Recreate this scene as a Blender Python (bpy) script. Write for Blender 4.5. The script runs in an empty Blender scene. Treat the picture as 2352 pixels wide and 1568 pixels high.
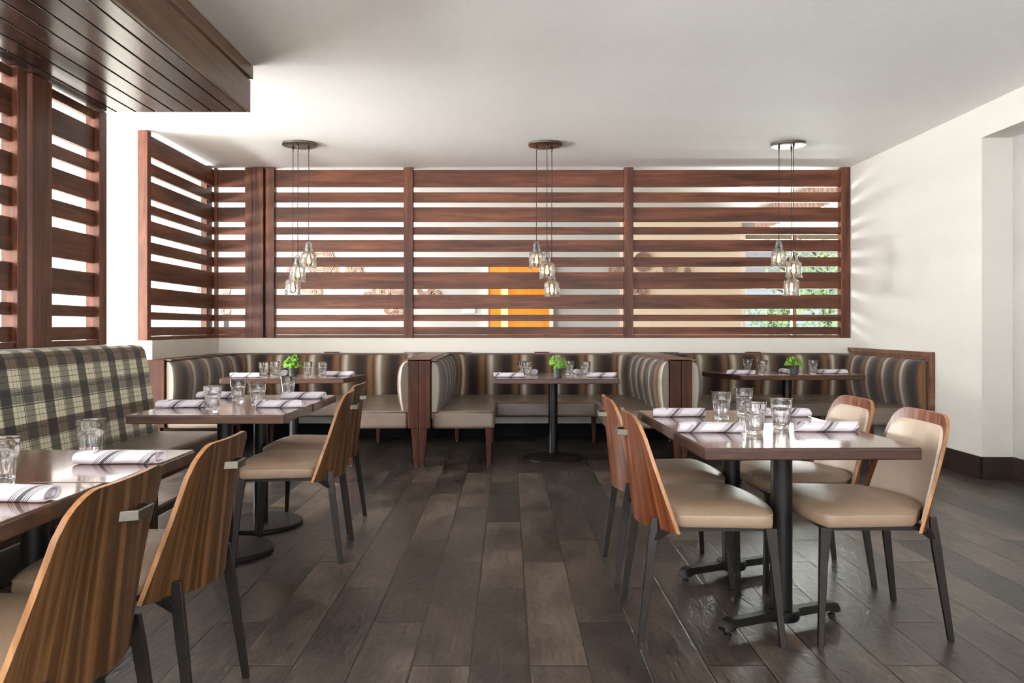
import bpy, bmesh, math, random
from mathutils import Vector, Matrix
PI = math.pi
S = bpy.context.scene
COL = S.collection
rnd = random.Random(7)

# ------------------------------------------------------------------ helpers
def lin(c):
    f = lambda v: v / 12.92 if v <= 0.04045 else ((v + 0.055) / 1.055) ** 2.4
    return tuple(f(v / 255.0) for v in c) + (1.0,)

def link(o, parent=None):
    COL.objects.link(o)
    if parent is not None:
        o.parent = parent
    return o

def obj(name, bm, mat, parent=None, smooth=False, bevel=0, seg=2, angle=None):
    bmesh.ops.recalc_face_normals(bm, faces=bm.faces[:])
    me = bpy.data.meshes.new(name)
    bm.to_mesh(me); bm.free()
    me.materials.append(mat)
    o = link(bpy.data.objects.new(name, me), parent)
    if smooth:
        for p in me.polygons: p.use_smooth = True
        if angle:
            try: me.set_sharp_from_angle(angle=math.radians(angle))
            except Exception: pass
    if bevel:
        m = o.modifiers.new('bevel', 'BEVEL'); m.width = bevel; m.segments = seg
        m.limit_method = 'ANGLE'; m.angle_limit = math.radians(40)
        m.harden_normals = False
    return o

def tag(o, label=None, cat=None, group=None, kind=None):
    if label: o['label'] = label
    if cat: o['category'] = cat
    if group: o['group'] = group
    if kind: o['kind'] = kind
    return o

def thing(name, label, cat, loc=(0, 0, 0), rz=0.0, group=None):
    o = bpy.data.objects.new(name, None); COL.objects.link(o)
    o.empty_display_size = 0.05
    o.location = loc; o.rotation_euler = (0, 0, rz)
    return tag(o, label, cat, group)

def dup(root, loc, rz=None, label=None, group=None):
    r = root.copy(); COL.objects.link(r); r.location = loc
    if rz is not None: r.rotation_euler = (0, 0, rz)
    if label: r['label'] = label
    if group: r['group'] = group
    def rec(src, dst):
        for ch in list(src.children):
            c = ch.copy(); COL.objects.link(c); c.parent = dst
            rec(ch, c)
    rec(root, r)
    return r

def B(): return bmesh.new()

def box(bm, x0, x1, y0, y1, z0, z1):
    v = [bm.verts.new((x, y, z)) for z in (z0, z1) for y in (y0, y1) for x in (x0, x1)]
    for f in ((0,1,3,2), (4,5,7,6), (0,1,5,4), (2,3,7,6), (0,2,6,4), (1,3,7,5)):
        bm.faces.new([v[i] for i in f])
    return bm

def boxes(*a):
    bm = B()
    for t in a: box(bm, *t)
    return bm

def prism(bm, poly, z0, z1):
    lo = [bm.verts.new((x, y, z0)) for x, y in poly]
    hi = [bm.verts.new((x, y, z1)) for x, y in poly]
    n = len(poly)
    bm.faces.new(lo); bm.faces.new(hi)
    for i in range(n):
        bm.faces.new([lo[i], lo[(i+1) % n], hi[(i+1) % n], hi[i]])
    return bm

def loft(bm, rings, cap=True, closed=True):
    vs = [[bm.verts.new(p) for p in r] for r in rings]
    n = len(vs[0])
    m = n if closed else n - 1
    for a, b in zip(vs[:-1], vs[1:]):
        for i in range(m):
            bm.faces.new([a[i], a[(i+1) % n], b[(i+1) % n], b[i]])
    if cap:
        bm.faces.new(vs[0]); bm.faces.new(vs[-1])
    return vs

def lathe(bm, prof, n=32, cx=0, cy=0, rad=None):
    """prof: list of (r, z); r==0 makes a pole"""
    prev = None
    for r, z in prof:
        if r <= 1e-6:
            cur = [bm.verts.new((cx, cy, z))]
        else:
            cur = []
            for i in range(n):
                a = 2 * PI * i / n
                rr = rad(a, r, z) if rad else r
                cur.append(bm.verts.new((cx + rr * math.cos(a), cy + rr * math.sin(a), z)))
        if prev is not None:
            if len(prev) == 1 and len(cur) == 1: pass
            elif len(prev) == 1:
                for i in range(n): bm.faces.new([prev[0], cur[i], cur[(i+1) % n]])
            elif len(cur) == 1:
                for i in range(n): bm.faces.new([prev[i], prev[(i+1) % n], cur[0]])
            else:
                for i in range(n): bm.faces.new([prev[i], prev[(i+1) % n], cur[(i+1) % n], cur[i]])
        prev = cur
    return bm

def tube(bm, pts, r, n=8, closed=False):
    rings = []
    m = len(pts)
    pts = [Vector(p) for p in pts]
    for i, p in enumerate(pts):
        if closed:
            d = pts[(i+1) % m] - pts[i-1]
        else:
            d = pts[min(i+1, m-1)] - pts[max(i-1, 0)]
        d.normalize()
        up = Vector((0, 0, 1)) if abs(d.z) < 0.9 else Vector((1, 0, 0))
        a = d.cross(up).normalized(); b = d.cross(a).normalized()
        rings.append([p + a * r * math.cos(2*PI*k/n) + b * r * math.sin(2*PI*k/n) for k in range(n)])
    if closed:
        rings.append(rings[0])
    loft(bm, rings, cap=not closed)
    return bm

# ------------------------------------------------------------------ materials
def new_mat(name):
    m = bpy.data.materials.new(name); m.use_nodes = True
    nt = m.node_tree
    b = nt.nodes['Principled BSDF']
    return m, nt, b

def N(nt, t, **kw):
    n = nt.nodes.new(t)
    for k, v in kw.items():
        if k in n.inputs.keys() if hasattr(n.inputs, 'keys') else False:
            n.inputs[k].default_value = v
        else:
            setattr(n, k, v)
    return n

def math_n(nt, op, a, b=None, c=None):
    n = nt.nodes.new('ShaderNodeMath'); n.operation = op
    for i, v in enumerate((a, b, c)):
        if v is None: continue
        if isinstance(v, (int, float)): n.inputs[i].default_value = v
        else: nt.links.new(v, n.inputs[i])
    return n.outputs[0]

def mixc(nt, fac, a, b, mode='MIX'):
    n = nt.nodes.new('ShaderNodeMix'); n.data_type = 'RGBA'; n.blend_type = mode
    for s, v in ((n.inputs[0], fac), (n.inputs[6], a), (n.inputs[7], b)):
        if isinstance(v, (int, float)): s.default_value = v
        elif isinstance(v, tuple): s.default_value = v
        else: nt.links.new(v, s)
    return n.outputs[2]

def ramp(nt, fac, stops, interp='LINEAR'):
    n = nt.nodes.new('ShaderNodeValToRGB')
    cr = n.color_ramp; cr.interpolation = interp
    while len(cr.elements) < len(stops): cr.elements.new(0.5)
    for e, (p, c) in zip(cr.elements, stops):
        e.position = p; e.color = c
    nt.links.new(fac, n.inputs[0])
    return n.outputs[0]

def mapped(nt, scale, coord='Object', loc=(0, 0, 0)):
    tc = nt.nodes.new('ShaderNodeTexCoord')
    mp = nt.nodes.new('ShaderNodeMapping')
    mp.inputs['Scale'].default_value = scale
    mp.inputs['Location'].default_value = loc
    nt.links.new(tc.outputs[coord], mp.inputs[0])
    return mp.outputs[0]

def noise(nt, vec, scale=5, detail=4, rough=0.55, dist=0.0):
    n = nt.nodes.new('ShaderNodeTexNoise')
    n.inputs['Scale'].default_value = scale
    n.inputs['Detail'].default_value = detail
    n.inputs['Roughness'].default_value = rough
    n.inputs['Distortion'].default_value = dist
    nt.links.new(vec, n.inputs['Vector'])
    return n.outputs['Fac']

def bump(nt, b, h, strength=0.2, dist=0.01):
    n = nt.nodes.new('ShaderNodeBump')
    n.inputs['Strength'].default_value = strength
    n.inputs['Distance'].default_value = dist
    nt.links.new(h, n.inputs['Height'])
    nt.links.new(n.outputs[0], b.inputs['Normal'])

def plain(name, rgb, rough=0.5, metal=0.0, spec=0.5, var=0.0, coat=0.0):
    m, nt, b = new_mat(name)
    b.inputs['Base Color'].default_value = lin(rgb)
    b.inputs['Roughness'].default_value = rough
    b.inputs['Metallic'].default_value = metal
    b.inputs['Specular IOR Level'].default_value = spec
    b.inputs['Coat Weight'].default_value = coat
    b.inputs['Coat Roughness'].default_value = 0.1
    if var:
        f = noise(nt, mapped(nt, (1, 1, 1)), 18, 3)
        c = lin(rgb)
        lo = tuple(v * (1 - var) for v in c[:3]) + (1,)
        hi = tuple(min(1, v * (1 + var)) for v in c[:3]) + (1,)
        nt.links.new(ramp(nt, f, [(0.3, lo), (0.7, hi)]), b.inputs['Base Color'])
    return m

def wood(name, dark, mid, light, axis='X', rough=0.4, fine=1.0, coat=0.0, spec=0.4, bmp=0.08, st0=0.06, blotch=0.2, coord='Object', coarse=3.0):
    m, nt, b = new_mat(name)
    st = {'X': (st0, 1, 1), 'Y': (1, st0, 1), 'Z': (1, 1, st0), 'ZX': (st0, 1, st0)}[axis]
    v = mapped(nt, st, coord)
    big = noise(nt, v, coarse * 4, 3, 0.5, 0.6)
    fin = noise(nt, v, 90 * fine, 5, 0.65, 0.2)
    blot = noise(nt, mapped(nt, tuple(0.35 if s < 1 else 1 for s in st), coord), 5, 4, 0.6)
    f = math_n(nt, 'ADD', math_n(nt, 'MULTIPLY', big, 0.5), math_n(nt, 'MULTIPLY', fin, 0.32))
    f = math_n(nt, 'ADD', f, math_n(nt, 'MULTIPLY', blot, blotch))
    f = math_n(nt, 'ADD', f, (0.2 - blotch) * 0.5)
    c = ramp(nt, f, [(0.36, lin(dark)), (0.51, lin(mid)), (0.66, lin(light))])
    nt.links.new(c, b.inputs['Base Color'])
    b.inputs['Roughness'].default_value = rough
    b.inputs['Specular IOR Level'].default_value = spec
    b.inputs['Coat Weight'].default_value = coat
    b.inputs['Coat Roughness'].default_value = 0.08
    if bmp: bump(nt, b, fin, bmp, 0.002)
    return m

# screens, posts: stained walnut
SCRC = ((48, 26, 17), (90, 51, 34), (128, 76, 52))
M = {}
for ax in 'XYZ':
    M['screen' + ax] = wood('stained_walnut_' + ax.lower(), *SCRC, axis=ax, rough=0.44, fine=0.8, spec=0.32)
M['soffit'] = wood('soffit_walnut', (40, 26, 22), (60, 41, 34), (80, 57, 47), axis='Y', rough=0.22, spec=0.65, bmp=0)
M['fascia'] = wood('fascia_walnut', (70, 50, 38), (98, 74, 54), (122, 94, 70), axis='Y', rough=0.45)
M['chair'] = wood('chair_walnut_veneer', (40, 24, 13), (74, 48, 27), (118, 83, 50), axis='ZX', rough=0.34, fine=0.7, spec=0.5, coarse=13, st0=0.02, blotch=0.03)
M['chairwarmlit'] = wood('chair_walnut_veneer_warm_lit', (58, 26, 14), (104, 54, 31), (154, 98, 62), axis='ZX', rough=0.34, fine=0.7, spec=0.5, coarse=13, st0=0.02, blotch=0.03)  # same veneer for the right chairs, warm light put into its colour
M['plyedge'] = wood('pale_plywood_edge', (122, 82, 50), (154, 108, 70), (180, 134, 92), axis='Z', rough=0.4, fine=1.0, spec=0.4)
M['tabletop'] = wood('walnut_laminate_top', (82, 56, 46), (104, 74, 60), (126, 92, 74), axis='X', rough=0.16, spec=0.7, coat=0.6, bmp=0.0)
M['tabletop2'] = wood('walnut_laminate_top_lengthwise', (82, 56, 46), (104, 74, 60), (126, 92, 74), axis='X', rough=0.16, spec=0.7, coat=0.6, bmp=0.0)
M['tableedge'] = wood('walnut_table_edge', (36, 21, 15), (62, 38, 28), (90, 60, 44), axis='X', rough=0.38, fine=1.4)
M['tableedgeY'] = wood('walnut_table_edge_side', (36, 21, 15), (62, 38, 28), (90, 60, 44), axis='Y', rough=0.38, fine=1.4)
M['booth'] = wood('booth_mahogany', (38, 19, 12), (64, 33, 21), (92, 52, 34), axis='Z', rough=0.5, spec=0.2)
M['boothcap'] = wood('booth_cap_walnut', (70, 46, 34), (100, 68, 50), (128, 92, 70), axis='X', rough=0.35)
M['benchwood'] = wood('bench_dark_wood', (36, 24, 20), (56, 38, 30), (74, 52, 42), axis='Z', rough=0.45)
M['ring'] = wood('ring_pale_wood', (134, 104, 88), (168, 138, 120), (192, 166, 150), axis='X', rough=0.5)
M['door'] = wood('amber_door_veneer', (206, 118, 30), (228, 140, 44), (240, 160, 66), axis='Z', rough=0.4, fine=0.5)

M['metal'] = plain('dark_bronze_metal', (28, 22, 18), 0.42, 0.2, var=0.08)
M['handle'] = plain('satin_nickel', (124, 118, 108), 0.36, 1.0)
M['black'] = plain('black_powder_coat', (17, 16, 16), 0.42, 0.0, spec=0.35, var=0.1)
M['darkbase'] = plain('dark_baseboard', (44, 32, 28), 0.4, var=0.1)
M['blackbase'] = plain('matt_black_baseboard', (14, 13, 13), 0.8, spec=0.15)
M['canopy'] = plain('brushed_dark_nickel', (120, 112, 104), 0.32, 1.0)
M['cord'] = plain('black_fabric_cord', (38, 36, 36), 0.7)
M['socket'] = plain('antique_socket_metal', (70, 64, 58), 0.4, 0.8)
M['pot'] = plain('charcoal_ceramic', (58, 62, 60), 0.25, 0.0, spec=0.6, var=0.05)
M['soil'] = plain('potting_soil', (40, 30, 24), 0.9)
M['plate'] = plain('white_plastic', (232, 232, 230), 0.4)
M['blackglass'] = plain('black_glass', (18, 18, 20), 0.15)
M['gap'] = plain('dark_recess', (20, 14, 12), 0.7)
M['trimwhite'] = plain('window_trim_paint', (226, 216, 202), 0.5, var=0.03)
M['mullion'] = plain('terracotta_window_frame', (150, 104, 84), 0.5, var=0.05)
M['blind'] = plain('olive_roller_blind', (132, 122, 98), 0.7, var=0.06)
M['siding'] = plain('blue_grey_siding', (192, 197, 212), 0.7, var=0.05)
M['roof'] = plain('grey_shingle', (110, 108, 112), 0.8, var=0.15)
M['ground'] = plain('outdoor_ground', (120, 132, 100), 0.9, var=0.2)
M['mirror'] = plain('mirror_disc', (200, 200, 198), 0.08, 1.0)

def leather(name, rgb, rough=0.42):
    m, nt, b = new_mat(name)
    v = mapped(nt, (1, 1, 1))
    big = noise(nt, v, 6, 3)
    c = lin(rgb)
    nt.links.new(ramp(nt, big, [(0.3, tuple(k * 0.9 for k in c[:3]) + (1,)), (0.7, tuple(min(1, k * 1.08) for k in c[:3]) + (1,))]), b.inputs['Base Color'])
    b.inputs['Roughness'].default_value = rough
    b.inputs['Specular IOR Level'].default_value = 0.45
    bump(nt, b, noise(nt, v, 420, 3), 0.08, 0.001)
    return m
M['taupe'] = leather('taupe_leather', (150, 127, 106))
M['cream'] = leather('cream_leather', (200, 181, 162))
M['seatvinyl'] = leather('booth_taupe_vinyl', (118, 104, 92), 0.32)
M['benchvinyl'] = leather('bench_brown_vinyl', (104, 90, 78), 0.4)

def wallpaper(name, rgb, amt=0.05, axis='Y', scale=1.0, bmp=0.15):
    m, nt, b = new_mat(name)
    st = {'X': (1.2, 1, 60), 'Y': (1, 1.2, 60)}[axis]
    f = noise(nt, mapped(nt, st), 6 * scale, 4, 0.7)
    f2 = noise(nt, mapped(nt, (1, 1, 1)), 1.3, 3)
    g = math_n(nt, 'ADD', math_n(nt, 'MULTIPLY', f, 0.8), math_n(nt, 'MULTIPLY', f2, 0.2))
    c = lin(rgb)
    nt.links.new(ramp(nt, g, [(0.3, tuple(k * (1 - amt) for k in c[:3]) + (1,)), (0.7, tuple(min(1, k * (1 + amt)) for k in c[:3]) + (1,))]), b.inputs['Base Color'])
    b.inputs['Roughness'].default_value = 0.75
    b.inputs['Specular IOR Level'].default_value = 0.2
    bump(nt, b, f, bmp, 0.002)
    return m
M['wallY'] = wallpaper('linen_wallcovering_side', (210, 207, 199), axis='Y')
M['wallX'] = wallpaper('linen_wallcovering_back', (216, 212, 203), axis='X')
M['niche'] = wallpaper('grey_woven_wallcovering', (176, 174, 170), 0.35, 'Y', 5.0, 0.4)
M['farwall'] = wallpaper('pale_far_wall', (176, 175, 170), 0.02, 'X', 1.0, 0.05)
M['palefloor'] = plain('pale_bounce_floor', (206, 200, 190), 0.35, var=0.05)
M['creamwall'] = wallpaper('cream_far_wall', (226, 208, 182), 0.015, 'X', 1.0, 0.03)
M['leftwall'] = plain('white_paint', (236, 236, 234), 0.6, spec=0.2)
M['ceiling'] = plain('ceiling_plaster', (243, 243, 241), 0.7, spec=0.25, var=0.015)

# striped corduroy (u = metres along the back, v = metres up)
def stripes():
    m, nt, b = new_mat('striped_corduroy')
    uv = nt.nodes.new('ShaderNodeUVMap'); uv.uv_map = 'UVMap'
    sp = nt.nodes.new('ShaderNodeSeparateXYZ'); nt.links.new(uv.outputs[0], sp.inputs[0])
    u = sp.outputs[0]
    fr = math_n(nt, 'FRACT', math_n(nt, 'MULTIPLY', u, 1 / 0.347))
    cream, ltan, orange, brown, black, grey = (206, 198, 182), (150, 122, 92), (126, 86, 54), (72, 50, 38), (40, 31, 28), (120, 110, 98)
    c = ramp(nt, fr, [(0.0, lin(cream)), (0.08, lin(grey)), (0.17, lin((98, 82, 68))), (0.28, lin(brown)), (0.38, lin(black)), (0.52, lin(black)),
                      (0.60, lin(brown)), (0.68, lin(orange)), (0.76, lin((124, 96, 70))), (0.83, lin(brown)), (0.90, lin(ltan)), (0.95, lin((188, 176, 158))), (1.0, lin(cream))])
    rib = math_n(nt, 'SINE', math_n(nt, 'MULTIPLY', u, 2 * PI / 0.0085))
    fuzz = noise(nt, uv.outputs[0], 700, 2)
    k = math_n(nt, 'ADD', math_n(nt, 'MULTIPLY', rib, 0.14), math_n(nt, 'MULTIPLY', fuzz, 0.5))
    k = math_n(nt, 'ADD', k, 0.52)
    mul = nt.nodes.new('ShaderNodeMix'); mul.data_type = 'RGBA'; mul.blend_type = 'MULTIPLY'; mul.inputs[0].default_value = 1
    nt.links.new(c, mul.inputs[6])
    cmb = nt.nodes.new('ShaderNodeCombineColor')
    for i in range(3): nt.links.new(k, cmb.inputs[i])
    nt.links.new(cmb.outputs[0], mul.inputs[7])
    nt.links.new(mul.outputs[2], b.inputs['Base Color'])
    b.inputs['Roughness'].default_value = 0.75
    b.inputs['Specular IOR Level'].default_value = 0.25
    b.inputs['Sheen Weight'].default_value = 0.25
    bump(nt, b, rib, 0.35, 0.003)
    return m
M['stripe'] = stripes()

def plaid():
    m, nt, b = new_mat('tartan_wool')
    uv = nt.nodes.new('ShaderNodeUVMap'); uv.uv_map = 'UVMap'
    sp = nt.nodes.new('ShaderNodeSeparateXYZ'); nt.links.new(uv.outputs[0], sp.inputs[0])
    cr, gr, dk, bk, br = (243, 240, 223), (152, 150, 142), (108, 105, 99), (52, 50, 53), (128, 110, 98)
    def sett(x, shift, dark2):
        fr = math_n(nt, 'FRACT', math_n(nt, 'ADD', math_n(nt, 'MULTIPLY', x, 1 / 0.356), shift))
        w = 0.010
        st = [(0.0, cr), (0.085, gr), (0.085 + w, cr), (0.165, gr), (0.165 + w, cr), (0.245, bk), (0.252, gr), (0.265, cr), (0.275, gr),
              (0.485, cr), (0.495, bk), (0.503, cr), (0.585, gr), (0.585 + w, cr), (0.665, gr), (0.665 + w, cr), (0.745, bk), (0.753, cr), (0.765, dark2)]
        return ramp(nt, fr, [(p, lin(c)) for p, c in st], 'CONSTANT')
    a = sett(sp.outputs[0], 0.12, dk)
    c2 = sett(sp.outputs[1], 0.30, br)
    # black over-checks running along the bench
    fr = math_n(nt, 'FRACT', math_n(nt, 'ADD', math_n(nt, 'MULTIPLY', sp.outputs[1], 1 / 0.178), 0.1))
    line = ramp(nt, fr, [(0, (0, 0, 0, 1)), (0.30, (1, 1, 1, 1)), (0.335, (0, 0, 0, 1)), (0.36, (1, 1, 1, 1)), (0.385, (0, 0, 0, 1))], 'CONSTANT')
    c = mixc(nt, 1.0, a, c2, 'MULTIPLY')
    c = mixc(nt, math_n(nt, 'MULTIPLY', line, 0.75), c, lin(bk))
    fuzz = noise(nt, uv.outputs[0], 500, 3, 0.7)
    c = mixc(nt, 1.0, c, ramp(nt, fuzz, [(0.3, (0.72, 0.72, 0.72, 1)), (0.7, (1.15, 1.15, 1.15, 1))]), 'MULTIPLY')
    nt.links.new(c, b.inputs['Base Color'])
    b.inputs['Roughness'].default_value = 0.9
    b.inputs['Specular IOR Level'].default_value = 0.15
    b.inputs['Sheen Weight'].default_value = 0.2
    bump(nt, b, fuzz, 0.3, 0.002)
    return m
M['plaid'] = plaid()

def napkin_mat():
    m, nt, b = new_mat('napkin_striped_linen')
    uv = nt.nodes.new('ShaderNodeUVMap'); uv.uv_map = 'UVMap'
    sp = nt.nodes.new('ShaderNodeSeparateXYZ'); nt.links.new(uv.outputs[0], sp.inputs[0])
    w = math_n(nt, 'ADD', sp.outputs[0], math_n(nt, 'MULTIPLY', sp.outputs[1], 0.75))
    fr = math_n(nt, 'FRACT', math_n(nt, 'MULTIPLY', w, 1 / 0.135))
    W, K = (0, 0, 0, 1), (1, 1, 1, 1)
    st = [(0.0, W), (0.30, K), (0.318, W), (0.34, K), (0.358, W), (0.38, K), (0.398, W), (0.43, K), (0.54, W), (0.57, K), (0.588, W), (0.61, K), (0.628, W), (0.65, K), (0.668, W)]
    f = ramp(nt, fr, st, 'CONSTANT')
    weave = noise(nt, uv.outputs[0], 900, 2)
    c = mixc(nt, math_n(nt, 'MULTIPLY', f, 0.88), lin((222, 214, 222)), lin((34, 30, 38)))
    nt.links.new(c, b.inputs['Base Color'])
    b.inputs['Roughness'].default_value = 0.8
    b.inputs['Specular IOR Level'].default_value = 0.2
    b.inputs['Sheen Weight'].default_value = 0.15
    bump(nt, b, weave, 0.15, 0.001)
    return m
M['napkin'] = napkin_mat()

def glass(name, tint=(1, 1, 1, 1), rough=0.0, ior=1.45):
    m, nt, b = new_mat(name)
    b.inputs['Base Color'].default_value = tint
    b.inputs['Transmission Weight'].default_value = 1.0
    b.inputs['Roughness'].default_value = rough
    b.inputs['IOR'].default_value = ior
    return m
M['glass'] = glass('clear_glass')

def thin_glass(name, tint, refl=1.0, haze=0.0):
    m = bpy.data.materials.new(name); m.use_nodes = True
    nt = m.node_tree; nt.nodes.clear()
    out = nt.nodes.new('ShaderNodeOutputMaterial')
    tr = nt.nodes.new('ShaderNodeBsdfTransparent'); tr.inputs[0].default_value = tint
    gl = nt.nodes.new('ShaderNodeBsdfGlossy'); gl.inputs['Roughness'].default_value = 0.03
    fr = nt.nodes.new('ShaderNodeFresnel'); fr.inputs[0].default_value = 1.5
    mx = nt.nodes.new('ShaderNodeMixShader')
    f = math_n(nt, 'MULTIPLY', fr.outputs[0], refl)
    nt.links.new(f, mx.inputs[0]); nt.links.new(tr.outputs[0], mx.inputs[1]); nt.links.new(gl.outputs[0], mx.inputs[2])
    last = mx.outputs[0]
    if haze:
        tl = nt.nodes.new('ShaderNodeBsdfTranslucent'); tl.inputs[0].default_value = (0.95, 0.97, 0.97, 1)
        m2 = nt.nodes.new('ShaderNodeMixShader'); m2.inputs[0].default_value = haze
        nt.links.new(last, m2.inputs[1]); nt.links.new(tl.outputs[0], m2.inputs[2]); last = m2.outputs[0]
    nt.links.new(last, out.inputs[0])
    # hand-blown ripple
    n = nt.nodes.new('ShaderNodeBump'); n.inputs['Strength'].default_value = 0.35; n.inputs['Distance'].default_value = 0.01
    nt.links.new(noise(nt, mapped(nt, (1, 1, 1)), 28, 2), n.inputs['Height'])
    nt.links.new(n.outputs[0], gl.inputs['Normal']); nt.links.new(n.outputs[0], fr.inputs['Normal'])
    return m
M['shade'] = thin_glass('blown_glass_shade', (0.985, 0.995, 0.995, 1), 0.85, 0.07)
M['pane'] = thin_glass('window_glass', (0.97, 0.99, 0.98, 1))

def emit(name, rgb, s):
    m = bpy.data.materials.new(name); m.use_nodes = True
    nt = m.node_tree; b = nt.nodes['Principled BSDF']
    b.inputs['Base Color'].default_value = lin(rgb)
    b.inputs['Emission Color'].default_value = lin(rgb)
    b.inputs['Emission Strength'].default_value = s
    return m
M['filament'] = emit('glowing_filament', (255, 196, 110), 14)
M['lite'] = emit('lit_door_glass', (255, 214, 130), 0.9)
M['bulbglass'] = thin_glass('amber_bulb_glass', (1.0, 0.97, 0.90, 1))

def leafmat(name, lo, hi):
    m, nt, b = new_mat(name)
    f = noise(nt, mapped(nt, (1, 1, 1)), 30, 2)
    nt.links.new(ramp(nt, f, [(0.3, lin(lo)), (0.7, lin(hi))]), b.inputs['Base Color'])
    b.inputs['Roughness'].default_value = 0.5
    b.inputs['Subsurface Weight'].default_value = 0.0
    return m
M['leaf'] = leafmat('bright_green_leaf', (72, 128, 34), (142, 196, 62))
M['treeleaf'] = leafmat('tree_leaf', (110, 150, 84), (190, 216, 160))
M['bark'] = plain('tree_bark', (86, 70, 58), 0.9, var=0.2)

def floor_mat():
    m, nt, b = new_mat('charcoal_wood_plank_tile')
    tc = nt.nodes.new('ShaderNodeTexCoord')
    sp = nt.nodes.new('ShaderNodeSeparateXYZ'); nt.links.new(tc.outputs['Object'], sp.inputs[0])
    W, L = 0.2024, 1.219
    xs = math_n(nt, 'MULTIPLY', math_n(nt, 'ADD', sp.outputs[0], 0.130), 1 / W)   # k = 0 for the strip just left of the camera axis
    k = math_n(nt, 'FLOOR', xs)
    mm = math_n(nt, 'SUBTRACT', math_n(nt, 'ABSOLUTE', math_n(nt, 'SUBTRACT', k, 0.5)), 0.5)
    idx = math_n(nt, 'MODULO', math_n(nt, 'ADD', mm, math_n(nt, 'MULTIPLY', math_n(nt, 'LESS_THAN', k, 0.5), 2.0)), 3.0)
    off = math_n(nt, 'ADD', math_n(nt, 'MULTIPLY', idx, 0.4063), 0.32)
    ys = math_n(nt, 'MULTIPLY', math_n(nt, 'ADD', math_n(nt, 'SUBTRACT', sp.outputs[1], off), 20 * L), 1 / L)
    r = math_n(nt, 'FLOOR', ys)
    fx = math_n(nt, 'FRACT', xs); fy = math_n(nt, 'FRACT', ys)
    gx = math_n(nt, 'MULTIPLY', math_n(nt, 'MINIMUM', fx, math_n(nt, 'SUBTRACT', 1.0, fx)), W)
    gy = math_n(nt, 'MULTIPLY', math_n(nt, 'MINIMUM', fy, math_n(nt, 'SUBTRACT', 1.0, fy)), L)
    g = math_n(nt, 'MINIMUM', gx, gy)
    groove = math_n(nt, 'LESS_THAN', g, 0.0027)
    edge = nt.nodes.new('ShaderNodeMapRange'); edge.inputs[1].default_value = 0.0015; edge.inputs[2].default_value = 0.006
    nt.links.new(g, edge.inputs[0])
    cmb = nt.nodes.new('ShaderNodeCombineXYZ'); nt.links.new(k, cmb.inputs[0]); nt.links.new(r, cmb.inputs[1])
    wn = nt.nodes.new('ShaderNodeTexWhiteNoise'); wn.noise_dimensions = '2D'; nt.links.new(cmb.outputs[0], wn.inputs['Vector'])
    # per-plank shifted grain
    sh = nt.nodes.new('ShaderNodeVectorMath'); sh.operation = 'MULTIPLY_ADD'
    nt.links.new(wn.outputs['Color'], sh.inputs[0]); sh.inputs[1].default_value = (9, 9, 9)
    nt.links.new(tc.outputs['Object'], sh.inputs[2])
    mp = nt.nodes.new('ShaderNodeMapping'); mp.inputs['Scale'].default_value = (1, 0.10, 1); nt.links.new(sh.outputs[0], mp.inputs[0])
    gr = noise(nt, mp.outputs[0], 60, 6, 0.72, 1.5)
    mp2 = nt.nodes.new('ShaderNodeMapping'); mp2.inputs['Scale'].default_value = (1, 0.45, 1); nt.links.new(sh.outputs[0], mp2.inputs[0])
    bl = noise(nt, mp2.outputs[0], 5.0, 3, 0.5, 0.3)
    mpb = nt.nodes.new('ShaderNodeMapping'); mpb.inputs['Scale'].default_value = (1, 0.35, 1); nt.links.new(sh.outputs[0], mpb.inputs[0])
    v = math_n(nt, 'ADD', math_n(nt, 'MULTIPLY', gr, 0.45), math_n(nt, 'MULTIPLY', bl, 0.45))
    v = math_n(nt, 'ADD', v, math_n(nt, 'MULTIPLY', wn.outputs['Value'], 0.16))
    c = ramp(nt, v, [(0.37, lin((22, 19, 18))), (0.49, lin((51, 44, 40))), (0.58, lin((76, 66, 59))), (0.70, lin((110, 97, 87)))])
    c = mixc(nt, groove, c, lin((24, 20, 18)))
    nt.links.new(c, b.inputs['Base Color'])
    rr = nt.nodes.new('ShaderNodeMapRange'); rr.inputs[3].default_value = 0.28; rr.inputs[4].default_value = 0.38
    nt.links.new(bl, rr.inputs[0]); nt.links.new(rr.outputs[0], b.inputs['Roughness'])
    b.inputs['Specular IOR Level'].default_value = 0.55
    h = math_n(nt, 'ADD', math_n(nt, 'MULTIPLY', edge.outputs[0], 0.6), math_n(nt, 'MULTIPLY', gr, 0.2))
    h = math_n(nt, 'ADD', h, math_n(nt, 'MULTIPLY', noise(nt, mpb.outputs[0], 26, 3, 0.5, 1.6), 1.6))
    bump(nt, b, h, 0.45, 0.004)
    return m
M['floor'] = floor_mat()

# ------------------------------------------------------------------ setting
CEIL = 2.86
def struct(name, bm, m, parent=None, **kw):
    o = obj(name, bm, m, parent, **kw)
    if parent is None: o['kind'] = 'structure'
    return o

struct('floor', boxes((-9.2, 7.2, -4.2, 12.8, -0.12, 0.0)), M['floor'])
struct('bounce_floor_left', boxes((-9.0, -2.77, -4.0, 12.6, 0.0, 0.006)), M['palefloor'])  # unseen pale slab, added to bounce light up from the left room
struct('ceiling', boxes((-9.2, 7.2, -4.2, 12.8, CEIL, CEIL + 0.12)), M['ceiling'])
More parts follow.
